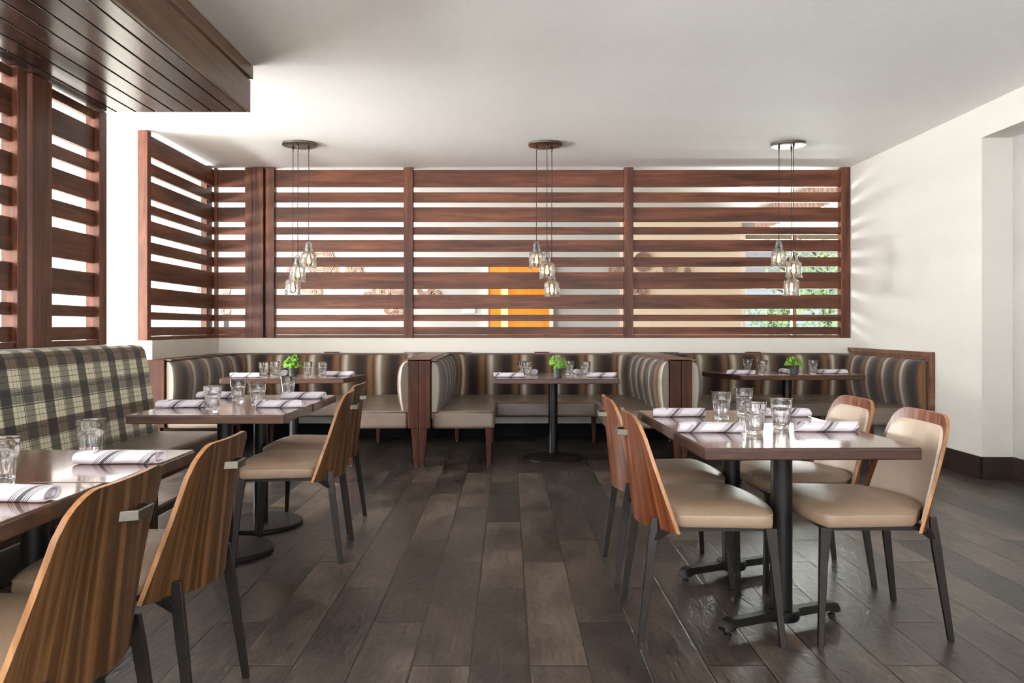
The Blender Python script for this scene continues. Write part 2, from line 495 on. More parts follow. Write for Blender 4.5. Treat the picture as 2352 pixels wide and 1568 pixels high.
# right wall with the long shallow niche towards the camera
struct('wall_right', boxes((3.634, 4.05, 6.178, 8.70, 0, CEIL), (3.634, 3.875, -4.2, 6.178, 2.614, CEIL)), M['wallY'])
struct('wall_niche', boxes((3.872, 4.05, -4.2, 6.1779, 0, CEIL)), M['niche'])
struct('wall_back', boxes((-3.07, 3.634, 8.535, 8.70, 0, 1.045), (-3.24, -3.07, 6.93, 8.70, 0, 1.045)), M['wallX'])
struct('wall_left', boxes((-2.76, -2.615, -4.2, 5.245, 0, 1.045)), M['wallX'])
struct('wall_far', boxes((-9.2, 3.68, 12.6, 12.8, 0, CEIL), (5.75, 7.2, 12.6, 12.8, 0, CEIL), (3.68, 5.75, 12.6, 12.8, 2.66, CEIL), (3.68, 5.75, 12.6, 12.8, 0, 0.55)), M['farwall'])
struct('wall_far_cream', boxes((1.75, 3.64, 12.56, 12.6, 0, CEIL)), M['creamwall'])  # warmer, lighter stretch of the far wall, standing slightly proud
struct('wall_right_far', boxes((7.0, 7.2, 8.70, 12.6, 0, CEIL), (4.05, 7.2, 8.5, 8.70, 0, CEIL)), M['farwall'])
# glazed outer walls: left and behind the camera
LW = [(-3.0, -0.2), (0.2, 3.0), (3.4, 6.2), (6.6, 9.2), (9.5, 12.2)]
bm = B(); box(bm, -9.2, -9.0, -4.2, 12.8, 0, 0.45); box(bm, -9.2, -9.0, -4.2, 12.8, 2.55, CEIL)
prev = -4.2
for a, b_ in LW + [(12.8, 12.8)]:
    box(bm, -9.2, -9.0, prev, a, 0.45, 2.55); prev = b_
struct('wall_outer_left', bm, M['leftwall'])
FW = [(-8.4, -5.6), (-5.2, -2.4), (-2.0, 0.8), (1.2, 3.6)]
bm = B(); box(bm, -9.2, 7.2, -4.2, -4.0, 0, 0.45); box(bm, -9.2, 7.2, -4.2, -4.0, 2.6, CEIL)
prev = -9.2
for a, b_ in FW + [(7.2, 7.2)]:
    box(bm, prev, a, -4.2, -4.0, 0.45, 2.6); prev = b_
struct('wall_front', bm, M['leftwall'])

BBZ = 0.165
struct('baseboard_right', boxes((3.62, 3.634, 6.164, 6.98, 0, BBZ), (3.62, 3.872, 6.164, 6.178, 0, BBZ), (3.858, 3.872, -4.0, 6.164, 0, BBZ)), M['darkbase'], bevel=0.003)
struct('baseboard_back', boxes((-3.07, 3.62, 8.521, 8.535, 0, 0.14)), M['blackbase'])
struct('trim_1', boxes((3.596, 3.634, 6.85, 8.535, 0.906, 0.946), (3.596, 3.634, 6.85, 6.90, 0.30, 0.906), (3.606, 3.634, 6.90, 6.925, 0.32, 0.886), (3.606, 3.634, 6.925, 8.535, 0.886, 0.906)), M['boothcap'], bevel=0.004)

# far window with its mullion, blind and garden view
w = struct('window_1', boxes((3.64, 3.70, 12.55, 12.60, 0.5, 2.70), (5.73, 5.80, 12.55, 12.60, 0.5, 2.70), (3.64, 5.80, 12.55, 12.60, 2.62, 2.70), (3.60, 5.84, 12.50, 12.60, 0.47, 0.55)), M['trimwhite'], bevel=0.004)
obj('mullion', boxes((4.44, 4.50, 12.58, 12.66, 0.55, 2.62)), M['mullion'], w, bevel=0.004)
obj('pane', boxes((3.70, 4.44, 12.66, 12.666, 0.55, 2.64), (4.50, 5.73, 12.66, 12.666, 0.55, 2.64)), M['pane'], w)
obj('blind', boxes((3.70, 4.42, 12.57, 12.60, 2.53, 2.63), (4.52, 5.73, 12.57, 12.60, 2.53, 2.63)), M['blind'], w, bevel=0.004)

# amber door in the far wall
d = struct('door_1', boxes((-0.31, 0.64, 12.545, 12.60, 0.0, 2.10)), M['door'], bevel=0.003)
obj('door_glass', boxes((-0.115, -0.005, 12.535, 12.546, 1.05, 1.80)), M['lite'], d)
obj('door_frame', boxes((-0.40, -0.31, 12.53, 12.60, 0, 2.18), (0.64, 0.70, 12.53, 12.60, 0, 2.18), (-0.31, 0.64, 12.53, 12.60, 2.10, 2.18)), M['trimwhite'], d, bevel=0.004)
obj('handle', boxes((0.55, 0.57, 12.49, 12.545, 0.98, 1.10)), M['handle'], d, bevel=0.004)

# ------------------------------------------------------------------ slatted screens
SL = [(2.654, 2.835), (2.491, 2.596), (2.281, 2.436), (2.148, 2.227), (1.964, 2.090), (1.804, 1.905), (1.568, 1.745), (1.354, 1.506), (1.225, 1.292), (1.082, 1.162)]

back = thing('slatted_partition', 'wide dark walnut slatted partition across the back above the three booths', 'partition', (0.25, 8.59, 1.045))
ox, oy, oz = back.location
def bpart(name, x0, x1, y0, y1, z0, z1, m, **kw):
    return obj(name, boxes((x0 - ox, x1 - ox, y0 - oy, y1 - oy, z0 - oz, z1 - oz)), m, back, bevel=0.003, **kw)
for x0, x1, f in ((-2.80, -2.722, 8.546), (-2.718, -2.604, 8.536), (-2.578, -2.488, 8.545), (-1.114, -1.017, 8.545), (1.230, 1.327, 8.545), (3.533, 3.628, 8.545)):
    bpart('post', x0, x1, f, 8.64, 1.045, CEIL - 0.004, M['screenZ'])
bpart('corner_stile', -3.133, -3.104, 8.56, 8.62, 1.045, CEIL - 0.006, M['screenZ'])
bpart('joint_strip', -2.604, -2.578, 8.595, 8.62, 1.045, CEIL - 0.006, M['screenZ'])
for a, b_ in ((-3.104, -2.80), (-2.488, -1.114), (-1.017, 1.230), (1.327, 3.533)):
    for z0, z1 in SL:
        bpart('slat', a, b_, 8.572, 8.608, z0, z1, M['screenX'])
    bpart('bottom_rail', a, b_, 8.56, 8.62, 1.046, 1.078, M['screenX'])

ret = thing('slatted_partition', 'short dark walnut slatted partition returning toward the camera at left of the booths', 'partition', (-3.155, 7.7, 1.045))
rx, ry, rz_ = ret.location
def rpart(name, x0, x1, y0, y1, z0, z1, m):
    return obj(name, boxes((x0 - rx, x1 - rx, y0 - ry, y1 - ry, z0 - rz_, z1 - rz_)), m, ret, bevel=0.003)
rpart('post', -3.199, -3.113, 6.935, 7.01, 1.046, CEIL - 0.004, M['screenZ'])
rpart('post', -3.235, -3.172, 8.46, 8.62, 1.046, CEIL - 0.004, M['screenZ'])
for z0, z1 in SL:
    rpart('slat', -3.170, -3.134, 7.01, 8.612, z0, z1, M['screenY'])
rpart('bottom_rail', -3.18, -3.125, 7.01, 8.612, 1.046, 1.078, M['screenY'])

fg = thing('slatted_partition', 'tall dark walnut slatted partition behind the plaid bench under the soffit', 'partition', (-2.65, 4.2, 1.045))
fx_, fy_, fz_ = fg.location
def fpart(name, x0, x1, y0, y1, z0, z1, m):
    return obj(name, boxes((x0 - fx_, x1 - fx_, y0 - fy_, y1 - fy_, z0 - fz_, z1 - fz_)), m, fg, bevel=0.003)
FT = 2.556
for y0, y1, xf in ((5.150, 5.243, -2.617), (4.560, 4.615, -2.617), (4.425, 4.558, -2.617), (4.290, 4.377, -2.617), (2.60, 2.69, -2.617)):
    fpart('post', xf - 0.09, xf, y0, y1, 1.046, FT, M['screenZ'])
for a, b_ in ((4.615, 5.150), (2.69, 4.290)):
    for z0, z1 in SL[1:]:
        z1 = min(z1, 2.545)
        fpart('slat', -2.685, -2.648, a, b_, z0, z1, M['screenY'])
    fpart('bottom_rail', -2.69, -2.63, a, b_, 1.046, 1.078, M['screenY'])

# ------------------------------------------------------------------ soffits
so = thing('slatted_soffit', 'dark wood slatted ceiling soffit with fascia over the plaid bench at upper left', 'soffit', (-2.15, 1.0, 2.56))
def spart(name, x0, x1, y0, y1, z0, z1, m, **kw):
    return obj(name, boxes((x0 + 2.15, x1 + 2.15, y0 - 1.0, y1 - 1.0, z0 - 2.56, z1 - 2.56)), m, so, bevel=0.002, **kw)
xs_ = [-2.70, -2.55, -2.424, -2.30, -2.174, -2.05, -1.927, -1.80, -1.702]
for a, b_ in zip(xs_[:-1], xs_[1:]):
    spart('plank', a + 0.006, b_ - 0.006, -4.0, 5.243, 2.56, 2.58, M['soffit'])
spart('backing_board', -2.70, -1.702, -4.0, 5.24, 2.584, 2.60, M['gap'])
spart('fascia', -1.702, -1.682, -4.0, 5.245, 2.56, 2.766, M['fascia'])
spart('crown_board', -1.702, -1.664, -4.0, 5.245, 2.775, CEIL - 0.002, M['fascia'])
spart('end_board', -2.70, -1.702, 5.2432, 5.2449, 2.562, CEIL - 0.002, M['fascia'])

s2 = thing('slatted_soffit', 'pale slatted ceiling soffit by the far window seen through the partition', 'soffit', (4.9, 10.4, 2.56))
n = 0
y = 8.8
while y < 11.9:
    obj('plank', boxes((3.65 - 4.9, 6.3 - 4.9, y - 10.4 + 0.007, y + 0.137 - 10.4 - 0.007, 0, CEIL - 2.563)), M['ring'], s2)
    y += 0.137

# ------------------------------------------------------------------ chairs
CH_Z0, CH_Z1 = 0.405, 0.828
def ch_w(z):
    t = (z - CH_Z0) / (CH_Z1 - CH_Z0)
    return 0.262 - 0.045 * t
def ch_x(y, z):
    t = (z - CH_Z0) / (CH_Z1 - CH_Z0)
    s = 0.118 * max(0.0, 1 - t) ** 1.1 + 0.022 * t
    return 0.008 - 0.042 * t + s * (abs(y) / ch_w(z)) ** 2

def shell_grid(inset_side, inset_top, z0, off, nu=28, nv=22, r=0.085):
    """points of the bent shell surface, off = distance towards the sitter"""
    g = []
    for i in range(nu + 1):
        a = -1 + 2 * i / nu
        s = math.sin(a * PI / 2) * 0.35 + a * 0.65          # denser at the edges
        col = []
        wt = ch_w(CH_Z1) - inset_side
        rr = max(0.03, r - inset_side * 0.5)
        yy = abs(s) * wt
        zt = CH_Z1 - inset_top
        if yy > wt - rr:
            q = (yy - (wt - rr)) / rr
            zt = zt - rr + rr * math.sqrt(max(0.0, 1 - q * q))
        for j in range(nv + 1):
            z = z0 + (zt - z0) * j / nv
            yv = s * (ch_w(z) - inset_side)
            col.append(Vector((ch_x(yv, z) + off, yv, z)))
        g.append(col)
    return g

def slab(bm, ga, gb, rim_index=0):
    nu, nv = len(ga), len(ga[0])
    A = [[bm.verts.new(p) for p in c] for c in ga]
    C = [[bm.verts.new(p) for p in c] for c in gb]
    for i in range(nu - 1):
        for j in range(nv - 1):
            bm.faces.new([A[i][j], A[i+1][j], A[i+1][j+1], A[i][j+1]])
            bm.faces.new([C[i][j], C[i][j+1], C[i+1][j+1], C[i+1][j]])
    rim = [(i, 0) for i in range(nu)] + [(nu-1, j) for j in range(1, nv)] + [(i, nv-1) for i in range(nu-2, -1, -1)] + [(0, j) for j in range(nv-2, 0, -1)]
    for (a, b_), (c, d_) in zip(rim, rim[1:] + rim[:1]):
        f = bm.faces.new([A[a][b_], A[c][d_], C[c][d_], C[a][b_]]); f.material_index = rim_index
    return bm

def taper(bm, secs):
    """secs: list of (x0,x1,y0,y1,z)"""
    loft(bm, [[(x0, y0, z), (x1, y0, z), (x1, y1, z), (x0, y1, z)] for x0, x1, y0, y1, z in secs])
    return bm

def make_chair(label, wood_m):
    t = thing('dining_chair', label, 'chair', group=None)
    # seat outline
    pts = []
    nf = 16
    for i in range(nf + 1):
        y = -0.268 + 0.536 * i / nf
        e = abs(y) / 0.268
        pts.append((0.472 + 0.040 * (1 - e ** 2.4), y))
    for i in range(1, 8):
        f = i / 8
        pts.append((0.472 - (0.472 - 0.150) * f, 0.268 - 0.022 * f))
    nb = 14
    for i in range(nb + 1):
        y = 0.246 - 0.492 * i / nb
        pts.append((0.034 + 0.116 * (abs(y) / 0.246) ** 2, y))
    for i in range(1, 8):
        f = i / 8
        pts.append((0.150 + (0.472 - 0.150) * f, -(0.246 + 0.022 * f)))
    cx = 0.29
    def ring(k, z, d=0.0):
        return [(cx + (x - cx) * k + (0), y * k, z) for x, y in pts]
    bm = B()
    vs = loft(bm, [ring(0.975, 0.424), ring(0.992, 0.428), ring(1.004, 0.440), ring(1.006, 0.456), ring(1.0, 0.470), ring(0.992, 0.4755),
                   ring(0.975, 0.4775), ring(0.93, 0.485), ring(0.82, 0.4955), ring(0.65, 0.503), ring(0.42, 0.508), ring(0.2, 0.510)], cap=True)
    obj('seat', bm, M['taupe'], t, smooth=True)
    bm = B(); tube(bm, [(x, y, 0.4745) for x, y, z in ring(1.001, 0.4745)], 0.0026, 6, closed=True)
    st = obj('piping', bm, M['taupe'], t, smooth=True)
    # bent plywood shell
    bm = B(); slab(bm, shell_grid(0, 0, CH_Z0, 0.0), shell_grid(0, 0, CH_Z0, 0.014), 1)
    sh = obj('shell', bm, wood_m, t, smooth=True, angle=50); sh.data.materials.append(M['plyedge'])
    bm = B(); slab(bm, shell_grid(0.020, 0.040, CH_Z0 + 0.03, 0.008, r=0.07), shell_grid(0.028, 0.048, CH_Z0 + 0.035, 0.025, r=0.07))
    obj('back_cushion', bm, M['cream'], t, smooth=True, angle=60)
    # pull handle
    xh = ch_x(0, 0.748)
    poly = [(xh + 0.004, -0.052), (xh - 0.034, -0.036), (xh - 0.034, 0.036), (xh + 0.004, 0.052)]
    inn = [(xh + 0.004, -0.041), (xh - 0.027, -0.031), (xh - 0.027, 0.031), (xh + 0.004, 0.041)]
    bm = B()
    for z0, z1 in ((0.737, 0.760),):
        lo = [bm.verts.new((x, y, z0)) for x, y in poly]; li = [bm.verts.new((x, y, z0)) for x, y in inn]
        ho = [bm.verts.new((x, y, z1)) for x, y in poly]; hi = [bm.verts.new((x, y, z1)) for x, y in inn]
        for i in range(3):
            bm.faces.new([lo[i], lo[i+1], ho[i+1], ho[i]]); bm.faces.new([li[i], hi[i], hi[i+1], li[i+1]])
            bm.faces.new([ho[i], ho[i+1], hi[i+1], hi[i]]); bm.faces.new([lo[i], li[i], li[i+1], lo[i+1]])
        for q in (0, 3):
            bm.faces.new([lo[q], ho[q], hi[q], li[q]])
    obj('handle', bm, M['handle'], t, bevel=0.0015)
    # steel frame under the seat
    bm = B()
    box(bm, 0.10, 0.475, -0.235, -0.205, 0.409, 0.4245); box(bm, 0.10, 0.475, 0.205, 0.235, 0.409, 0.4245)
    box(bm, 0.445, 0.475, -0.205, 0.205, 0.409, 0.4245); box(bm, 0.10, 0.13, -0.205, 0.205, 0.409, 0.4245)
    obj('seat_frame', bm, M['metal'], t)
    for s in (-1, 1):
        bm = B()
        y0 = s * 0.196; yf = s * 0.222
        def sec(x0, x1, yc, h, z): return (x0, x1, min(yc - s*h, yc + s*h), max(yc - s*h, yc + s*h), z)
        taper(bm, [sec(-0.011, 0.011, yf, 0.007, 0.0), sec(0.029, 0.062, s*0.204, 0.009, 0.345), sec(0.034, 0.066, s*0.201, 0.009, 0.385), sec(0.044, 0.066, s*0.197, 0.008, 0.452)])
        taper(bm, [(0.048, 0.064, s*0.204-0.006, s*0.204+0.006, 0.365), (0.070, 0.13, s*0.212-0.008, s*0.212+0.008, 0.412)])
        obj('leg', bm, M['metal'], t, bevel=0.0015)
        bm = B()
        taper(bm, [sec(0.496, 0.516, s*0.281, 0.009, 0.0), sec(0.470, 0.500, s*0.252, 0.010, 0.30), sec(0.452, 0.494, s*0.243, 0.012, 0.4235)])
        obj('leg', bm, M['metal'], t, bevel=0.0015)
    return t

cA = make_chair('walnut-backed chair nearest the camera on the left side of the right table', M['chairwarmlit'])
cA.location = (0.488, 3.195, 0)
G = 'walnut shell dining chairs'
cA['group'] = G
dup(cA, (0.487, 3.848, 0), 0, 'walnut-backed chair on the left of the right table, half hidden behind the nearer chair', G)
dup(cA, (1.641, 3.207, 0), PI, 'chair on the right of the right table nearest the camera, cream inner back facing left', G)
dup(cA, (1.630, 3.805, 0), PI, 'farther chair on the right of the right table, its cream back against the booth', G)
cB = make_chair('walnut-backed chair at the middle left table nearest the camera, brown seat in full view', M['chair'])
cB.location = (-0.84, 4.176, 0); cB.rotation_euler = (0, 0, PI + math.radians(4.0)); cB['group'] = G
dup(cB, (-0.89, 4.74, 0), PI - math.radians(1.5), 'chair behind another at the far end of the middle left table, mostly hidden', G)
dup(cB, (-0.868, 2.44, 0), PI, 'walnut chair back with nickel handle at the front left table, second from the camera', G)
dup(cB, (-0.868, 1.795, 0), PI, 'large walnut chair back in the bottom left corner, nearest of all to the camera', G)

# ------------------------------------------------------------------ tables
HT = 0.737
def disc_base(p, cx, cy, r, dome=False):
    bm = B()
    if dome: lathe(bm, [(0, 0), (r, 0), (r, 0.008), (r * 0.8, 0.022), (r * 0.4, 0.036), (0.05, 0.046), (0, 0.046)], 48, cx, cy)
    else: lathe(bm, [(0, 0), (r - 0.004, 0), (r, 0.004), (r, 0.018), (r - 0.006, 0.024), (0.06, 0.030), (0, 0.030)], 48, cx, cy)
    return obj('base', bm, M['black'], p, smooth=True, angle=40)
def column(p, cx, cy, r=0.040):
    bm = B(); lathe(bm, [(0, 0.02), (r, 0.02), (r, HT - 0.050), (0, HT - 0.050)], 28, cx, cy)
    obj('column', bm, M['black'], p, smooth=True, angle=40)
    bm = B(); lathe(bm, [(0, HT - 0.058), (0.10, HT - 0.056), (0.11, HT - 0.0441), (0, HT - 0.0441)], 24, cx, cy)
    obj('mounting_plate', bm, M['black'], p, smooth=True, angle=40)
def top(p, poly, flip=False):
    """laminate surface within a thick wooden edge"""
    bm = B(); prism(bm, poly, HT - 0.044, HT - 0.0015)
    obj('table_edge', bm, M['tableedge'], p, bevel=0.006, seg=3)
    c = (sum(x for x, y in poly) / len(poly), sum(y for x, y in poly) / len(poly))
    pl = [(c[0] + (x - c[0]) * 0.988, c[1] + (y - c[1]) * 0.988) for x, y in poly]
    bm = B(); prism(bm, pl, HT - 0.010, HT)
    obj('tabletop', bm, M['tabletop'], p, bevel=0.0012)

def rect(w, d, cx=0, cy=0): return [(cx - w/2, cy - d/2), (cx + w/2, cy - d/2), (cx + w/2, cy + d/2), (cx - w/2, cy + d/2)]

# right table, one long top on two T bases
RT = thing('dining_table', 'long walnut four-seat table on two black T bases at right, set with four tumblers', 'table', (1.055, 3.460, 0), math.radians(1.4))
top(RT, rect(0.768, 1.285))
for cy in (-0.325, 0.325):
    column(RT, 0, cy, 0.041)
    bm = B()
    lathe(bm, [(0, 0.030), (0.066, 0.030), (0.068, 0.036), (0.068, 0.062), (0.062, 0.068), (0, 0.068)], 28, 0, cy)
    a = math.radians(22)
    for s in (-1, 1):
        d = Vector((math.cos(a) * s, math.sin(a) * s, 0)); nn = Vector((-d.y, d.x, 0))
        rings = []
        for q, hw, z0, z1 in ((0.05, 0.024, 0.032, 0.062), (0.23, 0.023, 0.030, 0.060), (0.25, 0.028, 0.022, 0.062), (0.272, 0.027, 0.021, 0.052), (0.285, 0.022, 0.021, 0.034)):
            c = Vector((0, cy, 0)) + d * q
            rings.append([c + nn * hw + Vector((0, 0, z0)), c - nn * hw + Vector((0, 0, z0)), c - nn * hw * 0.8 + Vector((0, 0, z1)), c + nn * hw * 0.8 + Vector((0, 0, z1))])
        loft(bm, rings)
    ba = obj('base', bm, M['black'], RT, smooth=True, angle=35)
    for s in (-1, 1):
        bm = B(); lathe(bm, [(0, 0), (0.014, 0), (0.014, 0.010), (0.006, 0.012), (0.006, 0.026), (0, 0.026)], 16, math.cos(a) * s * 0.258, cy + math.sin(a) * s * 0.258)
        obj('foot', bm, M['black'], ba, smooth=True, angle=40)

def two_top(loc, label, depth, r=0.242, rz=0.0, group=None):
    t = thing('dining_table', label, 'table', loc, rz, group)
    top(t, rect(0.764, depth - 0.003))
    disc_base(t, 0.0, 0, r); column(t, 0.0, 0)
    return t
GT = 'two-seat tables along the plaid bench'
two_top((-1.463, 4.155, 0), 'middle left bench table, nearer half of the pushed-together pair, black disc base', 0.572, group=GT)
two_top((-1.455, 4.728, 0), 'middle left bench table, farther half of the pushed-together pair, black disc base', 0.572, group=GT)
two_top((-1.463, 2.487, 0), 'front left bench table holding one tumbler and a full rolled napkin', 0.588, 0.195, group=GT)
two_top((-1.480, 1.896, 0), 'front left bench table nearest the camera, cut off by the left edge', 0.588, 0.195, group=GT)

def booth_table(loc, label, poly, ccx, ccy):
    t = thing('booth_table', label, 'table', loc)
    top(t, poly); disc_base(t, ccx, ccy, 0.272, True); column(t, ccx, ccy, 0.041)
    return t
booth_table((-1.86, 6.95, 0), 'walnut pedestal table in the left booth with a bright green plant', [(-0.51, -0.35), (0.495, -0.28), (0.585, 0.26), (-0.60, 0.26)], 0.0, 0.02)
booth_table((0.395, 7.03, 0), 'walnut pedestal table in the middle booth on a black dome base', rect(1.035, 0.88), 0.0, 0.12)
booth_table((2.57, 7.38, 0), 'walnut pedestal table in the right booth, farthest to the right', [(-0.53, -0.34), (0.60, -0.24), (0.66, 0.32), (-0.72, 0.32)], 0.0, 0.05)

# ------------------------------------------------------------------ booths
def sweep_path(p0, p1, p2, p3, r=0.26, n=10):
    """plan path p0>p1>p2>p3 (a U) with rounded corners: list of (point, inward normal, length)"""
    P = [Vector(p) for p in (p0, p1, p2, p3)]
    out = []
    def line(a, b_, k):
        for i in range(k): out.append(a.lerp(b_, i / k))
    c1 = P[1]; c2 = P[2]
    d01 = (P[1] - P[0]).normalized(); d12 = (P[2] - P[1]).normalized(); d23 = (P[3] - P[2]).normalized()
    a1 = c1 - d01 * r; b1 = c1 + d12 * r; a2 = c2 - d12 * r; b2 = c2 + d23 * r
    line(P[0], a1, 14)
    for i in range(n):
        a = PI / 2 * i / n
        o_ = a1 + d12 * r
        out.append(o_ - d12 * r * math.cos(a) + d01 * r * math.sin(a))
    line(b1, a2, 20)
    for i in range(n):
        a = PI / 2 * i / n
        o_ = a2 + d23 * r
        out.append(o_ - d23 * r * math.cos(a) + d12 * r * math.sin(a))
    line(b2, P[3], 14); out.append(P[3])
    res = []
    L = 0
    for i, p in enumerate(out):
        if i: L += (p - out[i-1]).length
        t = (out[min(i+1, len(out)-1)] - out[max(i-1, 0)]).normalized()
        res.append((p, Vector((t.y, -t.x)), L))
    return res

PROF = [(0.005, 0.40), (0.060, 0.41), (0.076, 0.47), (0.094, 0.54), (0.106, 0.62), (0.110, 0.69), (0.104, 0.76), (0.088, 0.82), (0.066, 0.855), (0.040, 0.872), (0.012, 0.876), (0.005, 0.86)]
def backrest(path, parent):
    bm = B(); uvl = bm.loops.layers.uv.new('UVMap')
    rows, us = [], []
    Lt = path[-1][2]
    vlen = [0]
    for a, b_ in zip(PROF[:-1], PROF[1:]): vlen.append(vlen[-1] + math.hypot(b_[0]-a[0], b_[1]-a[1]))
    for p, nr, L in path:
        e = min(L, Lt - L)
        k = 1.0 if e > 0.05 else 0.55 + 0.45 * math.sqrt(max(0, 1 - (1 - e / 0.05) ** 2))
        rows.append([bm.verts.new((p.x + nr.x * d * k, p.y + nr.y * d * k, z if z < 0.85 else z - 0.02 * (1 - k))) for d, z in PROF]); us.append(L)
    for i in range(len(rows) - 1):
        for j in range(len(PROF) - 1):
            f = bm.faces.new([rows[i][j], rows[i+1][j], rows[i+1][j+1], rows[i][j+1]])
            for lp, (uu, vv) in zip(f.loops, ((us[i], vlen[j]), (us[i+1], vlen[j]), (us[i+1], vlen[j+1]), (us[i], vlen[j+1]))):
                lp[uvl].uv = (uu, vv)
        f = bm.faces.new([rows[i][0], rows[i][-1], rows[i+1][-1], rows[i+1][0]])
    for q, u_ in ((0, 0.0), (-1, us[-1])):
        f = bm.faces.new(rows[q])
        for lp in f.loops: lp[uvl].uv = (u_ + 0.01, lp.vert.co.z)
    obj('backrest', bm, M['stripe'], parent, smooth=True, angle=55)

def wood_leg(parent, x, y, h, w=0.055, foot=0.032):
    bm = B()
    taper(bm, [(x - foot/2, x + foot/2, y - foot/2, y + foot/2, 0.006), (x - w/2, x + w/2, y - w/2, y + w/2, h)])
    l = obj('leg', bm, M['booth'], parent, bevel=0.003)
    bm = B(); lathe(bm, [(0, 0), (0.011, 0), (0.011, 0.006), (0, 0.006)], 12, x, y)
    obj('glide', bm, M['handle'], l)

def banquette(label, x0, x1, yl, yr, wing=0.53, wingr=None):
    """x0,x1 inner faces; yl,yr fronts of the left and right wings"""
    yb = 8.455
    cx, cy = (x0 + x1) / 2, 7.9
    t = thing('banquette', label, 'booth seat', (cx, cy, 0))
    L = lambda x, y: (x - cx, y - cy)
    path = sweep_path(L(x0, yl + 0.01), L(x0, yb), L(x1, yb), L(x1, yr + 0.01))
    backrest(path, t)
    wr = wingr or wing
    ys = 7.60
    poly = [L(x0 + 0.004, yl), L(x0 + wing, yl), L(x0 + wing, ys), L(x1 - wr, ys), L(x1 - wr, yr), L(x1 - 0.004, yr), L(x1 - 0.004, yb - 0.01), L(x0 + 0.004, yb - 0.01)]
    bm = B(); prism(bm, poly, 0.309, 0.458)
    obj('seat', bm, M['seatvinyl'], t, smooth=True, angle=50, bevel=0.026, seg=4)
    pp = [(poly[i][0], poly[i][1], 0.449) for i in range(6)]
    o_ = 0.004
    pts = [(pp[0][0], pp[0][1] - o_ + 0.006, 0.446), (pp[1][0] - 0.006, pp[1][1] - o_ + 0.006, 0.446), (pp[1][0] - 0.004, pp[1][1] + 0.01, 0.446), (pp[2][0] - 0.004, pp[2][1] + 0.004, 0.446), (pp[3][0] + 0.004, pp[3][1] + 0.004, 0.446), (pp[4][0] + 0.004, pp[4][1] + 0.01, 0.446), (pp[4][0] + 0.006, pp[4][1] - o_ + 0.006, 0.446), (pp[5][0], pp[5][1] - o_ + 0.006, 0.446)]
    bm = B(); tube(bm, pts, 0.004, 6)
    obj('piping', bm, M['benchvinyl'], t, smooth=True)
    # wooden cap following the back, with the small joint block at mid length
    bm = B()
    rows = [[(p.x + nr.x * d, p.y + nr.y * d, z) for d, z in ((-0.0, 0.878), (0.042, 0.878), (0.042, 0.890), (-0.0, 0.890))] for p, nr, l_ in path]
    loft(bm, rows)
    cap = obj('cap_rail', bm, M['boothcap'], t)
    bm = boxes((-0.075, 0.075, yb - 0.03 - cy, yb + 0.03 - cy, 0.890, 0.900))
    obj('joint_block', bm, M['booth'], cap)
    bm = B(); box(bm, x0 + 0.25 - cx, x1 - 0.25 - cx, yb - cy, yb + 0.06 - cy, 0.30, 0.885)
    obj('back_panel', bm, M['booth'], t)
    for x, y in ((x0 + wing - 0.05, yl + 0.03), (x1 - wr + 0.05, yr + 0.03), (x0 + wing - 0.05, ys + 0.55), (x1 - wr + 0.05, ys + 0.55), (x0 + 0.12, ys + 0.62), (x1 - 0.12, ys + 0.62)):
        wood_leg(t, x - cx, y - cy, 0.312)
    return t

banquette('left booth seat, striped brown back curving around the table with the brightest plant', -2.872, -0.839, 6.74, 6.72)
banquette('middle booth seat, U-shaped striped back between the two wooden dividers', -0.646, 1.343, 6.72, 6.72)
banquette('right booth seat, U-shaped striped back meeting the pale right wall', 1.529, 3.606, 6.72, 6.93)

def divider(label, x0, x1, y0=6.68):
    t = thing('booth_divider', label, 'booth divider', ((x0 + x1) / 2, y0, 0))
    w = x1 - x0
    for s, a, b_ in ((-1, -w/2, -0.0015), (1, 0.0015, w/2)):
        bm = boxes((a, b_, 0, 8.515 - y0, 0.318, 0.882))
        obj('panel', bm, M['booth'], t, bevel=0.004)
        bm = B()
        if s < 0: taper(bm, [(-0.040, -0.0015, 0.004, 0.06, 0.006), (-0.068, -0.0015, 0.002, 0.075, 0.318)])
        else: taper(bm, [(0.0015, 0.040, 0.004, 0.06, 0.006), (0.0015, 0.068, 0.002, 0.075, 0.318)])
        l = obj('leg', bm, M['booth'], t, bevel=0.003)
        bm = B(); lathe(bm, [(0, 0), (0.011, 0), (0.011, 0.006), (0, 0.006)], 12, s * 0.022, 0.03)
        obj('glide', bm, M['handle'], l)
    bm = B()
    c = 0.26
    D = 8.515 - y0
    poly = [(-w/2 - 0.002, -0.006), (w/2 + 0.002, -0.006)]
    q = [(w/2 + 0.002 + c - c * math.cos(a), D - 0.06 - c + c * math.sin(a)) for a in [PI/2 * i / 8 for i in range(9)]]
    poly += q + [(x * -1, y) for x, y in reversed(q)]
    prism(bm, poly, 0.8905, 0.8975)
    obj('cap', bm, M['boothcap'], t)
    return t
divider('double-board mahogany divider post between the left and middle booths', -0.835, -0.650)
divider('double-board mahogany divider post between the middle and right booths, behind the right table', 1.347, 1.525)
t = thing('booth_end_panel', 'pale-lit mahogany end panel at the left end of the left booth', 'booth divider', (-2.96, 6.72, 0))
obj('panel', boxes((-0.085, 0.084, 0, 1.79, 0.318, 0.885)), M['booth'], t, bevel=0.004)
bm = B(); taper(bm, [(-0.03, 0.03, 0.004, 0.06, 0), (-0.05, 0.05, 0.002, 0.07, 0.318)])
obj('leg', bm, M['booth'], t, bevel=0.003)

